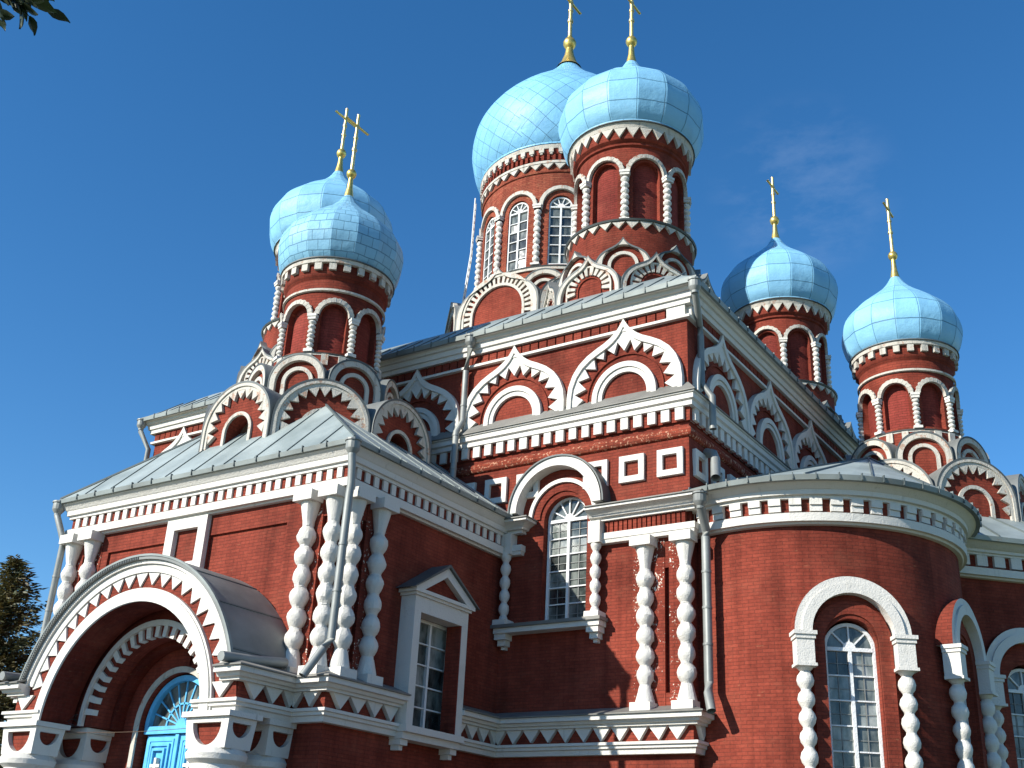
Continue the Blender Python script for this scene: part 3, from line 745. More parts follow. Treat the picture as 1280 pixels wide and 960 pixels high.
archband(CF, mb, CA, ZA, 3.43, 3.352, None, -1.5, .34, 'old_sheet', n=44, a0=ar_, a1=180-ar_)
archband(CF, mb, CA, ZA, 3.46, 3.415, None, .29, .36, 'edge', n=44, a0=ar_, a1=180-ar_)
for a_ in (22, 41, 60, 79, 98, 120, 142): bars_arc(CF, mb, CA, ZA, 3.445, 3.42, 1, -1.5, .33, 'seam', a_+.3, a_-.3, 1)
bars_arc(CF, mb, CA, ZA, 3.40, 3.35, 80, .34, .365, 'dark_sheet', ar_, 90, .5)
part('canopy_roof', mb, can)
mb = MB(); DX = -4.28   # inner stepped arches and back of the porch
archband(CF, mb, DX, ARC_Z+.06, 2.56, 2.02, .68, -1.49, -.68, 'brick_dark', n=40)
archband(CF, mb, DX, ARC_Z+.06, 2.02, 1.62, .68, -1.49, -1.2, 'brick_dark', n=36)
ia = part('inner_arch', mb, can)
mb = MB(); archband(CF, mb, DX, ARC_Z+.06, 2.06, 1.94, .68, -.68, -.60, 'white', n=36)
mb2 = MB(); bars_arc(CF, mb2, DX, ARC_Z+.06, 1.94, 1.70, 21, -.80, -.64, 'white', 178, 2, .5); archband(CF, mb2, DX, ARC_Z+.06, 1.95, 1.73, .68, -1.2, -.70, 'brick', n=36)
part('archivolt', mb, can); part('dentil_trim', mb2, can)
# capitals and columns
def capital(w_, d_, zt_, h_):
    """block with a half-round sunk panel on each face, tapering down"""
    mb = MB(); k = .90; hw_ = w_/2; hd = d_/2
    mb.box(-hw_-.07, hw_+.07, -hd-.07, hd+.07, zt_-.10, zt_, 'white')
    zb_ = zt_-h_; z1_ = zt_-.102
    for az, a_, b_ in ((0, hw_, hd), (PI/2, hd, hw_), (PI, hw_, hd), (-PI/2, hd, hw_)):
        fr = Fr((0, 0, 0), az); r_ = a_*.66; zc = z1_-.10
        outer = [(-a_*k, zb_), (a_*k, zb_), (a_, z1_), (-a_, z1_)]
        hole = [(r_*math.cos(PI+PI*i/14), zc+r_*1.08*min(1, (zc-zb_-.05)/(r_*1.08))*math.sin(PI+PI*i/14)) for i in range(15)]
        v = lambda z: b_*(k+(1-k)*(z-zb_)/(z1_-zb_))
        pl = outer+hole
        for tri in tessellate_polygon([[Vector((x, z, 0)) for x, z in outer], [Vector((x, z, 0)) for x, z in hole]]):
            mb.face([fr(pl[q][0], v(pl[q][1]), pl[q][1]) for q in tri], 'white')
        dp = .11
        for i in range(15):
            a2, b2 = hole[i], hole[(i+1) % 15]
            mb.face([fr(a2[0], v(a2[1]), a2[1]), fr(b2[0], v(b2[1]), b2[1]), fr(b2[0], v(b2[1])-dp, b2[1]), fr(a2[0], v(a2[1])-dp, a2[1])], 'white')
        mb.face([fr(x, v(z)-dp, z) for x, z in hole], 'brick')
    mb.face([(-hw_*k, -hd*k, zb_), (hw_*k, -hd*k, zb_), (hw_*k, hd*k, zb_), (-hw_*k, hd*k, zb_)], 'white')
    return mb
cc0 = None
for x in (CX-2.76, CX+3.02):
    for y, dd in ((-1.50, .72), (-.28, .78)):
        o = part('canopy_capital', capital(1.16, dd, .66, .66), None, (x if y < -1 else CX+(x-CX)*.955, y, 0))
        cm = MB(); cm.lathe([(.40, GROUND+.45), (.46, GROUND+.6), (.50, -1.8), (.47, -.35), (.45, -.28), (.56, -.20), (.58, -.10), (.52, .002)], 28, 'white')
        cm.box(-.6, .6, -.45, .5, GROUND+.3, GROUND+.46, 'white'); part('column_shaft', cm, o)
# door
DY = .26
mb = MB(); DF = Fr((0, DY, 0), 0)
DF.box(mb, DX-1.0, DX-.02, 0, .07, GROUND+.3, .58, 'door'); DF.box(mb, DX+.02, DX+1.0, 0, .07, GROUND+.3, .58, 'door')
DF.box(mb, DX-1.06, DX+1.06, 0, .15, .60, .76, 'door'); DF.box(mb, DX-.05, DX+.05, .07, .12, GROUND+.3, .58, 'door')
dr = part('door', mb)
for s in (-1, 1):
    c = DX+s*.52
    mb = MB()
    for a_, z0, z1, v in ((.40, -.95, .50, .09), (.30, -.85, .40, .115), (.20, -.75, .30, .14)):
        DF.box(mb, c-a_, c-a_+.05, .07, v, z0, z1, 'door'); DF.box(mb, c+a_-.05, c+a_, .07, v, z0, z1, 'door'); DF.box(mb, c-a_+.05, c+a_-.05, .07, v, z1-.05, z1, 'door'); DF.box(mb, c-a_+.05, c+a_-.05, .07, v, z0, z0+.05, 'door')
    DF.box(mb, c-.40, c+.40, .07, .10, -2.6, -1.1, 'door_dark')
    part('door_panel', mb, dr)
    mb = MB(); DF.box(mb, c-.035, c+.035, .07, .17, -.42, .10, 'white'); DF.box(mb, c-.15, c-.035, .07, .168, -.10, -.03, 'white'); DF.box(mb, c+.035, c+.15, .07, .168, -.10, -.03, 'white')
    part('door_cross', mb, dr)
mb = MB()
archband(DF, mb, DX, .76, 1.07, .95, None, 0, .15, 'door', n=28); archband(DF, mb, DX, .76, .50, .46, None, .02, .06, 'door', n=20); archband(DF, mb, DX, .76, .16, 0, None, .02, .07, 'door', n=14)
for i in range(1, 10):
    a = PI*i/10; c, s = math.cos(a), math.sin(a); w_ = .016
    DF.prism(mb, [(DX+.14*c-w_*s, .76+.14*s+w_*c), (DX+.14*c+w_*s, .76+.14*s-w_*c), (DX+.96*c+w_*s, .76+.96*s-w_*c), (DX+.96*c-w_*s, .76+.96*s+w_*c)], .02, .06, 'door')
fl = part('fanlight', mb)
mb = MB(); disc(DF, mb, arc(DX, .76, .96, n=24), .03, 'glass'); part('pane', mb, fl)
mb = MB(); archband(PF, mb, DX, .75, 1.24, 1.12, GROUND, .0, .05, 'white_old', n=28); part('door_surround', mb)
mb = MB()
for k in range(3): mb.box(CX-3.9-.35*k, CX+3.9+.35*k, -2.3-.35*k, -.01, GROUND+.3-.15*k-(.15 if k < 2 else 0), GROUND+.3-.15*k-.003*k, 'paving')
part('entrance_steps', mb)

# ================================================================== ROUND APSE
AC = (6.45, 9.6); AR = 3.58
AZW = (R(34), R(87))
mb = MB()
strip_wall(mb, circpath(AC, AR), R(-38)*AR, R(150)*AR, GROUND, 6.35, 'brick', [dict(uc=a*AR, hw=.56, sill=-.9, spring=2.85, depth=.30) for a in AZW], du=.16)
part('apse_wall', mb, sharp=30, recalc=False)
AP = circle(AC, AR, 72, R(-26), R(150), False)
mb = MB()
sweep(mb, AP, [(0, 5.42), (.10, 5.43), (.13, 5.47), (.20, 5.48), (.22, 5.66), (.12, 5.69), (0, 5.70)], 'white')
sweep(mb, AP, [(0, 5.99), (.20, 5.99), (.20, 6.05), (.28, 6.06), (.29, 6.16), (.33, 6.18), (.38, 6.24), (.48, 6.29), (.50, 6.32), (0, 6.33)], 'white')
sweep(mb, AP, [(.10, 5.695), (.10, 5.995)], 'brick', capends=False)
for c, az, p in along(circle(AC, AR, 26, R(-26), R(150), False), .45):
    fr = Fr((c.x, c.y, 0), az); fr.box(mb, -.132, .132, -.05, .19, 5.702, 5.83, 'white'); fr.box(mb, -.132, .132, -.05, .23, 5.84, 5.988, 'white'); fr.box(mb, -.128, .128, -.05, .17, 5.829, 5.841, 'white')
part('apse_cornice', mb)
mb = MB()
sweep(mb, AP, [(.48, 6.29), (.58, 6.29), (.61, 6.40), (.54, 6.43), (.48, 6.41)], 'edge')
for c, az, p in along(circle(AC, AR, 26, R(-26), R(150), False), .4): Fr((c.x, c.y, 0), az).box(mb, -.012, .012, .56, .63, 6.30, 6.45, 'seam')
part('eave_edge', mb)
mb = MB(); apex = (7.5, 12.3, 9.05)
EA = circle(AC, AR+.56, 26, R(-26), R(150), False)
for a, b in zip(EA, EA[1:]): mb.face([(a[0], a[1], 6.41), (b[0], b[1], 6.41), apex], 'roof')
mb.face([(X1-.1, EA[0][1], 6.41), (EA[0][0], EA[0][1], 6.41), apex, (X1-.1, 12.3, 8.6)], 'roof')
def seam2(a, b, t0, t1, h=.04, w_=.02):
    a, b = Vector(a), Vector(b); p, q = a.lerp(b, t0), a.lerp(b, t1); d = (q-p).normalized(); s = d.cross(Vector((0, 0, 1))).normalized()*w_; u_ = Vector((0, 0, h))
    mb.hexa([p-s, p+s, q+s, q-s, p-s+u_, p+s+u_, q+s+u_, q-s+u_], 'seam')
for k in range(1, 26, 3): seam2((EA[k][0], EA[k][1], 6.41), apex, 0, 1)
part('apse_roof', mb, sharp=3)
def arch_surround(fr, u=0., zs=3.05):
    mb = MB()
    archband(fr, mb, u, zs, 1.22, .86, None, -.30, .16, 'white', 'brick', 28); archband(fr, mb, u, zs, 1.07, .86, None, .16, .21, 'white', n=28)
    archband(fr, mb, u, zs-.12, .84, .57, -.9, -.2, .03, 'brick', n=24)
    return mb
AW = slim_column(4.05, 8, .18, .2, .80, .20, .23)
AC0 = None
def apse_window(fr, az):
    global AC0
    part('window_arch', arch_surround(fr))
    for s in (-1.04, 1.04):
        if AC0 is None: AC0 = part('window_column', AW, None, fr(s, .10, -1.0), az)
        else: dup(AC0, fr(s, .10, -1.0), az)
    window(.55, 4.2, fr(0, -.24, -.85), az, cols=2, rows=7, fan=4, inner=True)
for a in AZW: apse_window(Fr((AC[0]+AR*math.sin(a), AC[1]-AR*math.cos(a), 0), a), a)

# ================================================================== CHAPEL (octagonal apse under the right tower)
HC = (7.85, 15.7); HA = 4.0
OC = octa(HC, HA); mb = MB(); hwf = HA*math.tan(PI/8)
for k in range(8):
    az = k*PI/4; fr = Fr((HC[0]+HA*math.sin(az), HC[1]-HA*math.cos(az), 0), az)
    strip_wall(mb, linepath(fr), -hwf, hwf, GROUND, 6.35, 'brick', [dict(uc=0, hw=.56, sill=-.9, spring=2.85, depth=.30)] if k in (1, 2, 3) else [])
part('chapel_wall', mb, recalc=False)
mb = MB()
sweep(mb, OC, [(0, 5.42), (.10, 5.43), (.13, 5.47), (.20, 5.48), (.22, 5.66), (.12, 5.69), (0, 5.70)], 'white', True)
sweep(mb, OC, [(0, 5.99), (.20, 5.99), (.20, 6.04), (.26, 6.05), (.26, 6.12), (.34, 6.14), (.46, 6.27), (.53, 6.28), (.53, 6.33), (0, 6.37)], 'white', True)
sweep(mb, OC, [(.10, 5.695), (.10, 5.995)], 'brick', True)
dentils(mb, OC, .47, .62, 0, .19, 5.702, 5.988, 'white', True)
part('chapel_cornice', mb)
mb = MB(); sweep(mb, OC, [(.5, 6.26), (.58, 6.26), (.61, 6.37), (.55, 6.39), (-1.5, 7.7), (-1.6, 8.6)], 'roof', True)
E8 = octa(HC, HA+.58); I8 = octa(HC, HA-1.5)
for k in range(8):
    for t in (0, .33, .66):
        a = Vector(E8[k]).lerp(Vector(E8[(k+1) % 8]), t); b = Vector(I8[k]).lerp(Vector(I8[(k+1) % 8]), t)
        a3, b3 = Vector((a.x, a.y, 6.38)), Vector((b.x, b.y, 7.70)); d = (b3-a3).normalized(); s = d.cross(Vector((0, 0, 1))).normalized()*.016; u_ = Vector((0, 0, .04))
        mb.hexa([a3-s, a3+s, b3+s, b3-s, a3-s+u_, a3+s+u_, b3+s+u_, b3-s+u_], 'seam')
part('chapel_roof', mb, sharp=10)
for k in (1, 2, 3):
    az = k*PI/4; apse_window(Fr((HC[0]+HA*math.sin(az), HC[1]-HA*math.cos(az), 0), az), az)
# ================================================================== TOWERS
def cross_mesh(h, knob_z, s=1.0):
    """three-barred gilded cross; bars run along Y; z=0 at dome tip"""
    mb = MB(); r = .056*s
    mb.tube([(0, 0, -.1), (0, 0, h)], [r*1.25, r], 'gold_pale', 10)
    z = h-.46*s; mb.tube([(0, -.56*s, z), (0, .56*s, z)], r*.8, 'gold', 8)
    for q in (-.56*s, .56*s): mb.lathe([(0, z-.06*s), (.06*s, z), (0, z+.06*s)], 8, 'gold', (0, q))
    for z, q in ((h*.36, .095), (h*.58, .085), (h-.46*s, .08), (h, .06)): mb.lathe([(0, z-q*s), (q*s, z-q*s*.4), (q*s, z+q*s*.4), (0, z+q*s)], 10, 'gold_pale')
    return mb
def finial_mesh(z0, z1, r0, knob, kr):
    mb = MB()
    mb.lathe([(r0*1.5, z0-.25), (r0, z0), (r0*.55, z0+(knob-z0)*.45), (r0*.42, knob-kr), (kr*.75, knob-kr*.75), (kr, knob-kr*.2), (kr, knob+kr*.2), (kr*.75, knob+kr*.75), (r0*.35, knob+kr), (r0*.3, z1)], 16, 'gold')
    return mb
def smooth_profile(pts, n=4):
    o = []
    for i in range(len(pts)-1):
        p0 = pts[max(i-1, 0)]; p1 = pts[i]; p2 = pts[i+1]; p3 = pts[min(i+2, len(pts)-1)]
        for k in range(n):
            t = k/n; o.append(tuple(.5*((2*p1[c])+(-p0[c]+p2[c])*t+(2*p0[c]-5*p1[c]+4*p2[c]-p3[c])*t*t+(-p0[c]+3*p1[c]-3*p2[c]+p3[c])*t**3) for c in (0, 1)))
    o.append(pts[-1]); return o

def free_gable(kind, hw, H, depth):
    """free-standing arched gable: canonical, front at y=0 facing -Y, base z=0. returns dict of meshes"""
    out = {}; sb = MB(); n = 40
    if kind in ('round_teeth', 'round', 'round_open'): line = resample(stilt(0, H-hw, hw, 0, 30), n)
    else: 
        oh = hw*1.42 if kind != 'big' else hw*1.10
        line = [(-hw, 0)]+[(x, z) for x, z in ogee(0, H-oh, hw, oh)]+[(hw, 0)]; line = resample(line, n)
    out['line'] = line
    sc2 = lambda k, dz=0: [(x*k, z if z < 0.01 else (z-(H-hw))*k+(H-hw)) for x, z in line]
    # body
    b = MB(); pl = line
    op = kind == 'round_open'
    if op:
        hole = [(.40*math.cos(a), .62+.40*math.sin(a)) for a in [PI*i/16 for i in range(17)]]+[(-.40, .05), (.40, .05)]
        allp = [(x, z) for x, z in pl]+hole
        for tri in tessellate_polygon([[Vector((x, z, 0)) for x, z in pl], [Vector((x, z, 0)) for x, z in hole]]): b.face([(allp[q][0], 0, allp[q][1]) for q in tri], 'brick')
        for i in range(len(hole)):
            p, q = hole[i], hole[(i+1) % len(hole)]; b.face([(p[0], 0, p[1]), (q[0], 0, q[1]), (q[0], .4, q[1]), (p[0], .4, p[1])], 'brick')
        b.face([(x, .4, z) for x, z in hole], 'wood')
    else: b.face([(x, 0, z) for x, z in pl], 'brick')
    out['body'] = b
    # roof sheet
    ol = [(x*1.035, z*1.0+(.05 if z > .01 else 0)) for x, z in line]
    for i in range(n):
        a, c, d, e = ol[i], ol[i+1], line[i+1], line[i]
        sb.face([(a[0], -.13, a[1]), (c[0], -.13, c[1]), (c[0], depth, c[1]), (a[0], depth, a[1])], 'old_sheet')
        sb.face([(a[0], -.13, a[1]), (e[0], -.13, e[1]), (d[0], -.13, d[1]), (c[0], -.13, c[1])], 'dark_sheet')
        sb.face([(e[0], -.13, e[1]), (e[0], .02, e[1]), (d[0], .02, d[1]), (d[0], -.13, d[1])], 'dark_sheet')
    out['sheet'] = sb
    t = MB(); cz = H-hw
    if kind in ('round_teeth', 'round_open'):
        band(LOC, t, line, sc2(.93), 0, .125, 'white_old'); band(LOC, t, sc2(.93), sc2(.86), 0, .09, 'white_old')
        teeth_arc(LOC, t, 0, cz, hw*.865, hw*.66, 13, 0, .088, 'white_old', 198, -18)
        if op: archband(LOC, t, 0, .62, .50, .41, .05, 0, .06, 'white_old', n=20)
        else: archband(LOC, t, 0, .62, .52, .42, .05, 0, .06, 'white_old', n=20)
    elif kind == 'round':
        band(LOC, t, line, sc2(.80), 0, .12, 'white_old'); archband(LOC, t, 0, cz, hw*.58, hw*.44, 0, 0, .07, 'white_old', n=20)
    elif kind == 'ogee_slots':
        band(LOC, t, line, sc2(.885), 0, .125, 'white_old')
        archband(LOC, t, 0, cz-.02, hw*.74, hw*.69, 0, 0, .07, 'white_old', n=28); bars_arc(LOC, t, 0, cz-.02, hw*.72, hw*.44, 12, 0, .068, 'white_old', 194, -14, .58)
        archband(LOC, t, 0, cz-.02, hw*.40, hw*.36, 0, 0, .04, 'brick', n=20)
    elif kind == 'ogee':
        A = line; B = resample(stilt(0, cz, hw*.76, 0, 30), n); band(LOC, t, A, B, 0, .12, 'white_old'); archband(LOC, t, 0, cz-.04, hw*.56, hw*.44, 0, 0, .07, 'white_old', n=20)
    elif kind == 'big':
        B = resample(stilt(0, cz, hw*.90, 0, 30), n); band(LOC, t, line, B, 0, .14, 'white_old'); archband(LOC, t, 0, cz, hw*.895, hw*.84, 0, 0, .10, 'white_old', n=36)
        bars_arc(LOC, t, 0, cz, hw*.86, hw*.68, 23, 0, .08, 'white_old', 192, -12, .52); archband(LOC, t, 0, cz, hw*.68, hw*.62, 0, 0, .09, 'white_old', n=36)
    out['trim'] = t
    return out
def place_gables(specs, center):
    """specs: list of (kind, hw, H, depth, A, z, az list)"""
    cx, cy = center; res = []
    for kind, hw, H, depth, A, z, azs in specs:
        key = (kind, hw, H, depth)
        for az in azs:
            loc = (cx+A*math.sin(az), cy-A*math.cos(az), z)
            if key in GC: o = dup(GC[key], loc, az)
            else:
                g = free_gable(kind, hw, H, depth); o = part('arched_gable', g['body'], None, loc, az)
                part('roof_sheet', g['sheet'], o, sharp=25); part('white_trim', g['trim'], o); GC[key] = o
GC = {}
OCT = [k*PI/4 for k in range(8)]; OCT2 = [(k+.5)*PI/4 for k in range(8)]
TC = {}
def tower(kind, c, dome_style, hide=()):
    P = dict(
        small=dict(Rd=1.36, z0=10.45, z1=12.34, N=8, nh=.36, sp=11.62, ringR=1.52, ring=10.42, core=1.55, corez=8.6, corR=1.58, corz=(12.84, 13.30), dome=[(1.50, 13.30), (1.66, 13.52), (1.77, 13.9), (1.79, 14.2), (1.70, 14.58), (1.44, 14.94), (1.09, 15.25), (.78, 15.50), (.51, 15.74), (.30, 15.98), (.16, 16.22)], NG=16, arch=.50),
        corner=dict(Rd=1.64, z0=15.62, z1=18.3, N=8, nh=.42, sp=17.42, ringR=1.97, ring=15.6, core=1.86, corez=12.8, corR=1.96, corz=(18.42, 19.06), dome=[(1.94, 19.06), (2.14, 19.34), (2.28, 19.82), (2.31, 20.22), (2.19, 20.72), (1.88, 21.15), (1.44, 21.54), (1.02, 21.87), (.67, 22.17), (.40, 22.46), (.20, 22.80)], NG=16, arch=.62),
        centre=dict(Rd=3.2, z0=18.25, z1=22.3, N=12, nh=.44, sp=20.85, ringR=3.4, ring=18.2, core=3.34, corez=15.5, corR=3.38, corz=(22.3, 23.5), dome=[(3.34, 23.5), (3.58, 23.9), (3.76, 24.6), (3.80, 25.2), (3.66, 26.0), (3.22, 26.8), (2.54, 27.58), (1.82, 28.24), (1.20, 28.82), (.74, 29.32), (.43, 29.74), (.27, 30.0)], NG=48, arch=.80))[kind]
    key = kind+dome_style
    if key in TC:
        for o in TC[key]: dup(o, (c[0], c[1], GROUND*0)) 
        return
    objs = []; loc = (c[0], c[1], 0); Rd, N_ = P['Rd'], P['N']; brick = 'brick_worn' if kind == 'centre' else 'brick'
    # drum
    mb = MB()
    ops = [dict(uc=2*PI*k/N_*Rd, hw=P['nh'], sill=P['z0']+(.15 if kind != 'centre' else .12), spring=P['sp'], depth=.16, back=('brick_plum' if kind != 'centre' else None)) for k in range(N_)]
    strip_wall(mb, circpath((0, 0), Rd), -PI/N_*Rd, (2*PI-PI/N_)*Rd, P['z0']-.05, P['corz'][1]-.08, brick, ops, du=.14)
    drum = part('tower_drum', mb, None, loc, sharp=30, recalc=False); objs.append(drum)
    mb = MB(); cr, cz = P['core'], P['corez']; mb.lathe([(cr, cz), (cr, P['ring']-.02)], 40, brick)
    mb.lathe([(cr, P['ring']-.02), (P['ringR'], P['ring']-.02), (P['ringR']+.03, P['ring']+.03), (Rd, P['ring']+.12)], 48, 'dark_sheet')
    base = part('drum_base', mb, None, loc); objs.append(base)
    t = MB(); pth = circle((0, 0), cr, 64); t.lathe([(cr+.012, P['ring']-.05), (cr+.012, P['ring']-.025)], 48, 'white_old')
    if kind == 'small': dentils(t, circle((0, 0), cr-.03, 22), .43, .45, 0, .10, P['ring']-.34, P['ring']-.03, 'white_old', True)
    elif kind == 'corner': dentils(t, circle((0, 0), cr, 30), .39, .98, 0, .08, P['ring']-.26, P['ring']-.03, 'white_old', True, tri=True)
    else: sweep(t, pth, [(0, P['ring']-.12), (.06, P['ring']-.12), (.06, P['ring']-.03)], 'white_old', True)
    part('base_trim', t, base)
    # arch trims + columns
    cw = MB()
    for k in range(N_):
        az = 2*PI*k/N_; fr = Fr((Rd*math.sin(az)*.985, -Rd*math.cos(az)*.985, 0), az); r1 = P['arch']; r0 = r1-(.12 if kind != 'centre' else .14)
        for a, b in zip(arc(0, P['sp'], 1, n=18), arc(0, P['sp'], 1, n=18)[1:]): pass
        # curved on the drum
        def pt(r, a, v): 
            u = r*math.cos(a); aa = az+u/Rd; return ((Rd+v)*math.sin(aa), -(Rd+v)*math.cos(aa), P['sp']+r*math.sin(a))
        n = 22
        for i in range(n):
            a0, a1 = PI*i/n, PI*(i+1)/n; v = .11 if i % 2 or kind == 'centre' else .105
            cw.face([pt(r1, a0, v), pt(r1, a1, v), pt(r0, a1, v), pt(r0, a0, v)], 'white_old'); cw.face([pt(r1, a0, 0), pt(r1, a1, 0), pt(r1, a1, v), pt(r1, a0, v)], 'white_old'); cw.face([pt(r0, a0, 0), pt(r0, a0, v), pt(r0, a1, v), pt(r0, a1, 0)], 'white_old')
            if i % 2:   # scalloped outer edge
                cw.face([pt(r1+.02, a0, v*.8), pt(r1+.02, a1, v*.8), pt(r1, a1, v*.82), pt(r1, a0, v*.82)], 'white_old')
        n = 14; q0, q1 = P['nh']+.10, P['nh']+.06
        if kind != 'centre':
            for i in range(n):
                a0, a1 = PI*i/n, PI*(i+1)/n; cw.face([pt(q0, a0, .02), pt(q0, a1, .02), pt(q1, a1, .02), pt(q1, a0, .02)], 'brick_plum')
    part('arch_trim', cw, drum)
    hcol = P['sp']-P['z0']-.06
    beads = {'small': 6, 'corner': 7, 'centre': 9}[kind]; rb = {'small': .105, 'corner': .13, 'centre': .14}[kind]
    cmesh = slim_column(hcol, beads, rb, .14, .16, rb*1.15); cme = mesh_of('bead_column', cmesh, 24)
    for k in range(N_):
        az = 2*PI*(k+.5)/N_; part('bead_column', cme, drum, ((Rd+rb*.45)*math.sin(az), -(Rd+rb*.45)*math.cos(az), P['z0']+.05), az)
    # cornice
    t = MB(); a, b = P['corz']; cR = P['corR']
    if kind == 'small':
        t.lathe([(Rd+.02, a-.5), (Rd+.07, a-.48), (Rd+.07, a-.42), (Rd+.02, a-.40)], 48, 'white_old')
        t.lathe([(Rd, a-.12), (Rd+.08, a-.02), (cR-.12, a+.02), (cR-.12, b-.14)], 48, 'brick')
        dentils(t, circle((0, 0), cR-.14, 24), .38, .5, 0, .12, a+.10, b-.142, 'white_old', True)
        t.lathe([(cR-.14, b-.14), (cR-.01, b-.14), (cR, b-.02), (cR-.1, b)], 48, 'white_old'); t.lathe([(cR, b-.025), (cR+.035, b-.02), (cR+.03, b+.015), (cR-.15, b+.02)], 48, 'dark_sheet')
    elif kind == 'corner':
        t.lathe([(Rd, a-.08), (Rd+.07, a-.04), (Rd+.07, a+.02), (Rd+.05, a+.03), (Rd+.16, a+.12), (Rd+.18, b-.16)], 48, 'brick')
        dentils(t, circle((0, 0), Rd+.17, 30), .37, .98, 0, .09, a+.14, b-.18, 'white_old', True, tri=True)
        t.lathe([(Rd+.16, b-.18), (cR-.06, b-.18), (cR-.03, b-.06), (cR, b-.02), (cR-.1, b)], 48, 'white_old'); t.lathe([(cR, b-.03), (cR+.04, b-.02), (cR+.03, b+.02), (cR-.15, b+.03)], 48, 'dark_sheet')
    else:
        t.lathe([(Rd, a-.02), (Rd+.05, a), (Rd+.05, a+.08), (Rd+.02, a+.09)], 64, 'brick_worn')
        dentils(t, circle((0, 0), Rd+.02, 44), .46, .96, 0, .09, a+.10, a+.36, 'white_old', True, tri=True)
        t.lathe([(Rd+.02, a+.36), (Rd+.13, a+.36), (Rd+.13, a+.46), (Rd+.02, a+.48)], 64, 'white_old')
        t.lathe([(Rd+.02, a+.48), (Rd+.02, a+.76)], 64, 'brick'); dentils(t, circle((0, 0), Rd+.02, 96), .2, .5, 0, .09, a+.50, a+.74, 'brick', True)
        t.lathe([(Rd+.10, a+1.0), (cR-.04, a+1.0), (cR, b-.05), (cR-.1, b)], 64, 'white_old'); t.lathe([(Rd+.02, a+.76), (Rd+.08, a+.78), (Rd+.1, a+1.0)], 64, 'brick')
        dentils(t, circle((0, 0), Rd+.08, 56), .36, .5, 0, .10, a+.80, a+.998, 'white_old', True); dentils(t, circle((0, 0), Rd+.08, 56), .36, .25, 0, .08, a+.74, a+.80, 'white_old', True)
    part('drum_cornice', t, drum)
    if kind == 'centre':
        f, g = window_mesh(.43, 2.86, rows=6, fan=5, fw_=.05)
        fm, gm = mesh_of('window', f), mesh_of('pane', g)
        for k in range(N_):
            az = 2*PI*k/N_; o = part('window', fm, None, (c[0]+(Rd-.12)*math.sin(az), c[1]-(Rd-.12)*math.cos(az), P['z0']+.14), az); part('pane', gm, o)
    # dome
    mb = MB(); NG = P['NG']
    mb.lathe(smooth_profile(P['dome'], 3), NG, dome_style, uvN=NG if kind != 'centre' else 24, a0=PI/NG)
    mb.lathe([(P['dome'][0][0]-.02, P['dome'][0][1]-.02), (P['dome'][0][0]+.05, P['dome'][0][1]-.01), (P['dome'][0][0]+.05, P['dome'][0][1]+.05)], 48, dome_style, uvN=NG)
    dome = part('onion_dome', mb, None, loc, sharp=12 if kind != 'centre' else 30); objs.append(dome)
    if kind == 'small': fz, kz, ch, kr, r0, s = 16.15, 17.05, 1.98, .15, .16, .85
    elif kind == 'corner': fz, kz, ch, kr, r0, s = 22.72, 23.72, 1.92, .19, .20, 1.0
    else: fz, kz, ch, kr, r0, s = 29.95, 31.05, 2.6, .28, .36, 1.35
    part('finial', finial_mesh(fz, kz+kr+.1, r0, kz, kr), dome)
    part('cross', cross_mesh(ch, 0, s), dome, (0, 0, kz+kr))
    TC[key] = objs
PT, FR_, FL_, BR_, BL_, CT = (-4.5, 3.5), (1.7, 9.4), (-11, 9.4), (1.7, 22), (-11, 22), (-4.65, 15.7)
tower('small', PT, 'dome_shingle'); tower('small', HC, 'dome_gore')
tower('corner', FR_, 'dome_gore'); tower('corner', FL_, 'dome_gore'); tower('corner', BR_, 'dome_gore'); tower('corner', BL_, 'dome_gore')
tower('centre', CT, 'dome_diamond')
# octagonal bases under the gables
def base(c, A, z0, z1, A2=None, z2=None, A3=None, z3=None, ph3=0.):
    mb = MB(); sweep(mb, octa(c, A), [(0, z0), (0, z1)], 'brick', True)
    sweep(mb, octa(c, A), [(0, z1), (-(A-(A2 or 1)), z1+.25)], 'roof', True)
    if A2:
        sweep(mb, octa(c, A2, ph=0.), [(0, z1-.3), (0, z2), (-.6, z2+.2)], 'brick', True)
    part('gable_base', mb)
def base_small(c):
    base(c, 2.36, 6.9, 8.3, 1.78, 9.6)
    place_gables([('round_open', 1.14, 1.86, 1.2, 2.80, 7.22, [OCT[i] for i in (0, 2, 4, 6)]), ('round_teeth', 1.14, 1.86, 1.2, 2.78, 7.22, [OCT[i] for i in (1, 3, 5, 7)]),
                  ('round', .73, 1.35, .6, 1.85, 8.82, OCT2)], c)
base_small(PT); base_small(HC)
def base_corner(c):
    base(c, 2.25, 11.2, 13.3, 1.9, 14.2)
    place_gables([('ogee_slots', .98, 2.0, 1.0, 2.38, 12.22, OCT), ('ogee', .78, 1.7, .6, 1.96, 13.2, OCT2)], c)
for c in (FR_, FL_, BR_, BL_): base_corner(c)
base(CT, 4.0, 12.5, 16.4, 3.5, 17.4)
place_gables([('big', 1.68, 2.45, 1.2, 4.1, 15.4, OCT), ('round', .78, 1.5, .5, 3.6, 16.38, [(k+.5)*PI/4 for k in range(8)])], CT)
# ladder up the left side of the central drum
mb = MB(); az = R(-58); lf = Fr((CT[0]+3.55*math.sin(az), CT[1]-3.55*math.cos(az), 0), az)
for u in (-.2, .2): mb.tube([lf(u, .35, 16.6), lf(u, .02, 20.5), lf(u, 0, 23.0)], .028, 'white_wood', 6)
for k in range(20): z = 16.8+.31*k; v = max(.01, .35-.33*(z-16.6)/3.9); mb.tube([lf(-.2, v, z), lf(.2, v, z)], .016, 'white_wood', 5)
part('ladder', mb)
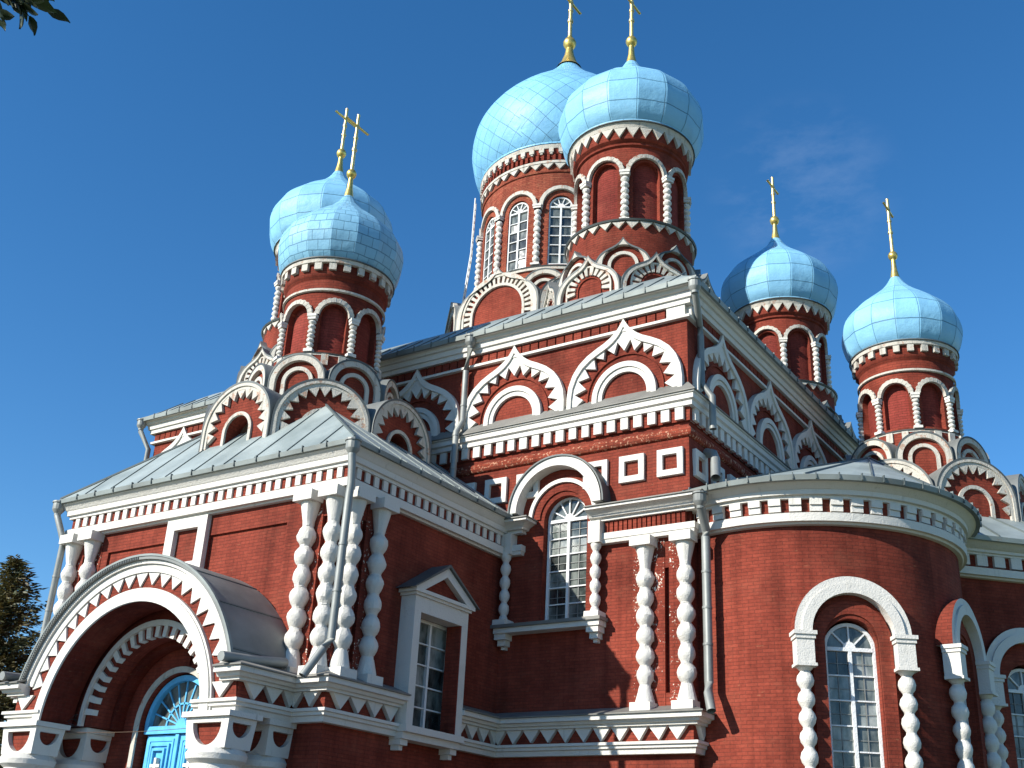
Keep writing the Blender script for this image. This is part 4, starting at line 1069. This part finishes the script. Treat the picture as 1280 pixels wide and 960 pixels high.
# ================================================================== PIPES
def pipe(pts, r=.075, hopper=None, rings=()):
    mb = MB(); mb.tube(pts, r, 'pipe', 12, caps=False)
    for z in rings:
        for a, b in zip(pts, pts[1:]):
            if min(a[2], b[2]) <= z <= max(a[2], b[2]) and abs(a[2]-b[2]) > 1e-3:
                t = (z-a[2])/(b[2]-a[2]); p = Vector(a).lerp(Vector(b), t); d = (Vector(b)-Vector(a)).normalized()*.025
                mb.tube([p-d, p+d], r+.012, 'pipe', 12); break
    o = part('downpipe', mb)
    if hopper:
        h = MB(); x, y, z = hopper; h.lathe([(.08, z-.30), (.085, z-.24), (.15, z-.15), (.155, z-.13), (.155, z+.03), (.18, z+.035), (.18, z+.075), (.14, z+.075), (.13, z-.02)], 14, 'pipe', (x, y)); part('hopper', h, o, sharp=24)
    return o
zr = lambda a, b: [a+(b-a)*k/max(1, round((b-a)/.9)) for k in range(1, max(1, round((b-a)/.9)))]
pipe([(.34, -.36, 6.25), (.34, -.36, 6.05), (.36, -.34, 5.80), (.33, -.28, 5.45), (.33, -.30, 5.2), (.33, -.36, 2.2), (.28, -.50, 2.0), (.12, -.82, 1.42)], .085, (.34, -.36, 6.33), zr(2.2, 5.1))
pipe([(-9.54, -.36, 6.25), (-9.54, -.36, 6.05), (-9.25, -.30, 5.5), (-9.22, -.24, 5.3), (-9.22, -.24, 1.9), (-9.3, -.6, 1.5)], .08, (-9.54, -.36, 6.33), zr(1.9, 5.3))
pipe([(-1.2, D-.38, 11.65), (-1.2, D-.38, 11.45), (-1.45, D-.17, 10.9), (-1.45, D-.16, 9.4), (-1.45, D-.42, 9.0), (-1.45, D-.42, 6.7)], .085, (-1.2, D-.38, 11.74), zr(7, 10.8))
pipe([(X1+.40, D-.38, 11.6), (X1+.38, D-.3, 11.4), (X1+.15, D+.42, 10.95), (X1+.13, D+.5, 10.7), (X1+.13, D+.5, 9.4), (X1+.40, D+.5, 9.0), (X1+.40, D+.5, 8.15)], .085, (X1+.40, D-.38, 11.72), zr(9.4, 10.6))
pipe([(X1+.08, D+.8, 7.7), (X1+.30, D+.72, 7.6), (X1+.36, D+.68, 7.45), (X1+.50, D+.35, 6.85)], .115, None, ())
pipe([(X1+.50, D-.55, 6.05), (X1+.50, D-.54, 5.9), (X1+.46, D-.16, 5.45), (X1+.44, D-.15, 5.3), (X1+.44, D-.15, 2.1), (X1+.50, D-.32, 1.85), (X1+.62, D-.46, 1.45)], .10, (X1+.50, D-.55, 6.14), zr(2.1, 5.3))
pipe([(XL-.38, D-.38, 11.6), (XL-.38, D-.38, 11.4), (XL-.12, D-.14, 10.8), (XL-.12, D-.14, 6.5)], .085, (XL-.38, D-.40, 11.74), zr(7, 10.8))
# little gutters at the foot of the canopy roof
for s in (-1, 1):
    mb = MB(); x = CX+s*3.42
    mb.tube([(x, -2.12, 1.62), (x+s*.02, -1.5, 1.66), (x+s*.03, -.45, 1.78)], .10, 'pipe', 10); part('canopy_gutter', mb)
mb = MB()
pts = [(CX-2.6+5.4*i/14, -1.02, .55-.07*math.sin(PI*i/14)) for i in range(15)]; mb.tube(pts, .006, 'wood', 5)
cb = thing('cable', 'thin rusty cable stretched across the entrance arch, tangled at its left end', 'cable', (CX, -1.0, .5))
o = part('wire', mb, cb, -Vector((CX, -1.0, .5)))
mb = MB(); r = random.Random(3)
for k in range(14):
    p = Vector((CX-2.55+r.uniform(-.1, .35), -1.0+r.uniform(-.12, .12), .66)); q = [p]
    for j in range(4): q.append(q[-1]+Vector((r.uniform(-.16, .16), r.uniform(-.1, .1), r.uniform(-.04, .09))))
    mb.tube(q, .007, 'iron', 4)
part('tangle', mb, cb, -Vector((CX, -1.0, .5)))

# ================================================================== PLANTS
def leaf_mat(name, c1, c2, tr=.25):
    m, nt, b = mat_base(name); pos = geo_pos(nt)
    L(nt, mix(nt, ramp(nt, noise(nt, pos, 3.1, 4, .7), .35, .68, (0, 0, 0), (1, 1, 1)), c1, c2), b.inputs['Base Color']); b.inputs['Roughness'].default_value = .6
    t = N(nt, 'ShaderNodeBsdfTranslucent'); t.inputs[0].default_value = (c2[0]*1.3, c2[1]*1.5, c2[2], 1); mxs = N(nt, 'ShaderNodeMixShader'); mxs.inputs[0].default_value = tr
    o = nt.nodes['Material Output']; L(nt, b.outputs[0], mxs.inputs[1]); L(nt, t.outputs[0], mxs.inputs[2]); L(nt, mxs.outputs[0], o.inputs[0]); return m
M['needles'] = leaf_mat('spruce_needles', (.030, .052, .016), (.13, .095, .035), .12)
M['leaf'] = leaf_mat('dark_leaves', (.020, .035, .012), (.035, .055, .016), .12)
M['weed'] = leaf_mat('weed_leaves', (.08, .12, .02), (.14, .17, .03), .3)
M['bark'] = simple('tree_bark', (.06, .045, .032), .9, 0, .2, .35, 8)
def spruce(loc, h, rbase, seed):
    r = random.Random(seed)
    t = thing('spruce_tree', 'tall dark spruce with brownish tips rising behind the left side of the porch', 'tree', loc)
    mb = MB(); mb.tube([(0, 0, 0), (.05, 0, h*.5), (0, 0, h)], [.22, .13, .02], 'bark', 8); part('trunk', mb, t)
    f = MB()
    z = .8
    while z < h-.05:
        k = (h-z)/h; ln = rbase*(k**.85)*r.uniform(.75, 1.12)+.10; nb = int(9+13*k)
        for b in range(nb):
            a = r.uniform(0, 2*PI); l = ln*r.uniform(.6, 1.12); dr = -.28+.5*(1-k)+r.uniform(-.1, .1)
            d = Vector((math.cos(a), math.sin(a), 0)); s = Vector((-d.y, d.x, 0)); base = Vector((0, 0, z))
            n = max(4, int(l/.085))
            for i in range(1, n+1):
                tt = i/n; p = base+d*l*tt+Vector((0, 0, dr*l*tt+.30*l*tt*tt))
                for q in range(3):
                    o = s*r.uniform(-.24, .24)*(1.1-tt*.7)*min(1, l)+Vector((r.uniform(-.07, .07), r.uniform(-.07, .07), r.uniform(-.12, .06)))
                    c = p+o; dd = (d+s*r.uniform(-1, 1)+Vector((0, 0, r.uniform(-.5, .5)))).normalized(); w_ = dd.cross(Vector((r.uniform(-1, 1), r.uniform(-1, 1), r.uniform(-1, 1)))).normalized()
                    le = r.uniform(.08, .17); f.face([c-dd*le*.5, c+w_*.028, c+dd*le, c-w_*.028], 'needles')
        z += .075+.10*k
    part('crown', f, t)
q = lambda px, py: (fw*F+r2*(px-640)-u2*(py-480)).normalized()
def at(px, py, dist): return CAM+q(px, py)*(dist/Vector((q(px, py).x, q(px, py).y)).length)
top = at(22, 698, 36); spruce((top.x, top.y, GROUND), top.z-GROUND, 3.7, 5)

# a broadleaf tree standing left of the photographer; one limb reaches into the corner of the view
def leaf_shape(mb, c, d, up_, ln, wd):
    d = d.normalized(); s = d.cross(up_).normalized(); nn = s.cross(d)
    pr = [(0, 0), (.15, .30), (.38, .5), (.62, .42), (.85, .18), (1, 0)]
    cen = [c+d*ln*t+nn*(-.12*ln*t*t) for t, _ in pr]
    for i in range(len(pr)-1):
        for sg in (-1, 1):
            a = cen[i]; b = cen[i+1]; p = [a, b, b+s*sg*wd*pr[i+1][1]+nn*wd*.12, a+s*sg*wd*pr[i][1]+nn*wd*.12]
            mb.face(p, 'leaf')
def shade_tree():
    tip = at(14, 6, 6.2)
    d0 = at(-620, 300, 6.6); base = Vector((d0.x, d0.y, GROUND))
    t = thing('broadleaf_tree', 'broadleaf tree at the upper left corner whose dark leafy twigs hang into the sky', 'tree', base)
    mb = MB(); crown = base+Vector((0, 0, 7.5))
    mb.tube([(0, 0, 0), (.05, .03, 2.5), (0, .1, 5), (.1, .05, 8.2)], [.20, .16, .12, .05], 'bark', 10); part('trunk', mb, t)
    r = random.Random(11); lb = MB(); lf = MB()
    tl = tip-base; st = Vector((0, .1, tl.z-.1)); kn = st.lerp(tl, .5)+Vector((0, 0, .35))
    lb.tube([st-Vector((0, 0, .6)), st.lerp(kn, .5)+Vector((0, 0, .1)), kn, kn.lerp(tl, .6), tl], [.06, .04, .028, .014, .004], 'bark', 7)
    def twig(a, b, n, spread, size):
        lb.tube([a, a.lerp(b, .5)+Vector((0, 0, .03)), b], [.008, .005, .003], 'bark', 5)
        for i in range(n):
            p = a.lerp(b, (i+.5)/n)+Vector([r.uniform(-spread, spread) for _ in range(3)])
            d = (b-a).normalized()+Vector([r.uniform(-.9, .9), r.uniform(-.9, .9), r.uniform(-1.0, .2)])
            leaf_shape(lf, p, d, Vector((r.uniform(-.6, .6), r.uniform(-.6, .6), 1)), size*r.uniform(.7, 1.25), size*r.uniform(.5, .75))
    P = lambda px, py, dd: at(px, py, dd)-base
    twig(P(-40, -30, 6.2), P(46, 10, 6.15), 12, .05, .15); twig(P(0, -20, 6.2), P(56, 12, 6.3), 6, .03, .13); twig(P(5, -2, 6.2), P(36, 20, 6.2), 7, .03, .13)
    twig(P(-45, 5, 6.2), P(0, 22, 6.1), 7, .035, .12); twig(P(20, -30, 6.2), P(58, -4, 6.2), 5, .03, .12)
    for k in range(60):   # the rest of the crown, outside the frame
        a = r.uniform(0, 2*PI); el = r.uniform(-.2, 1.2); rad = r.uniform(.8, 2.2); c = Vector((0, 0, 7.4))+Vector((math.cos(a)*math.cos(el), math.sin(a)*math.cos(el), math.sin(el)))*rad
        if c.x-tl.x > -1.3 and (c-tl).length < 1.6: continue
        if (Vector((c.x, c.y, 0))).dot(Vector((tl.x, tl.y, 0)).normalized()) > Vector((tl.x, tl.y, 0)).length-1.0: continue
        twig(Vector((0, 0, 7.0)).lerp(c, .5), c, 12, .22, .11)
    part('limb', lb, t); part('leaves', lf, t)
shade_tree()
def weed():
    c = Vector((7.16, 13.72, 9.05)); t = thing('weed', 'small green weed sprouting among the arched gables of the right-hand tower', 'weed', c)
    r = random.Random(4); mb = MB()
    for k in range(26):
        a = r.uniform(0, 2*PI); b = Vector((math.cos(a)*r.uniform(.1, .5), math.sin(a)*r.uniform(.1, .3)-.1, r.uniform(.1, .55)))
        mb.tube([(0, 0, -.1), b*.5+Vector((0, 0, .08)), b], [.008, .005, .003], 'weed', 4)
        for j in range(6):
            p = b*r.uniform(.4, 1.05); d = Vector([r.uniform(-1, 1) for _ in range(3)]).normalized(); w_ = d.cross(Vector((r.uniform(-1, 1), r.uniform(-1, 1), 1))).normalized(); l = r.uniform(.05, .09)
            mb.face([p, p+d*l*.5+w_*l*.3, p+d*l, p+d*l*.5-w_*l*.3], 'weed')
    part('stems', mb, t)
weed()
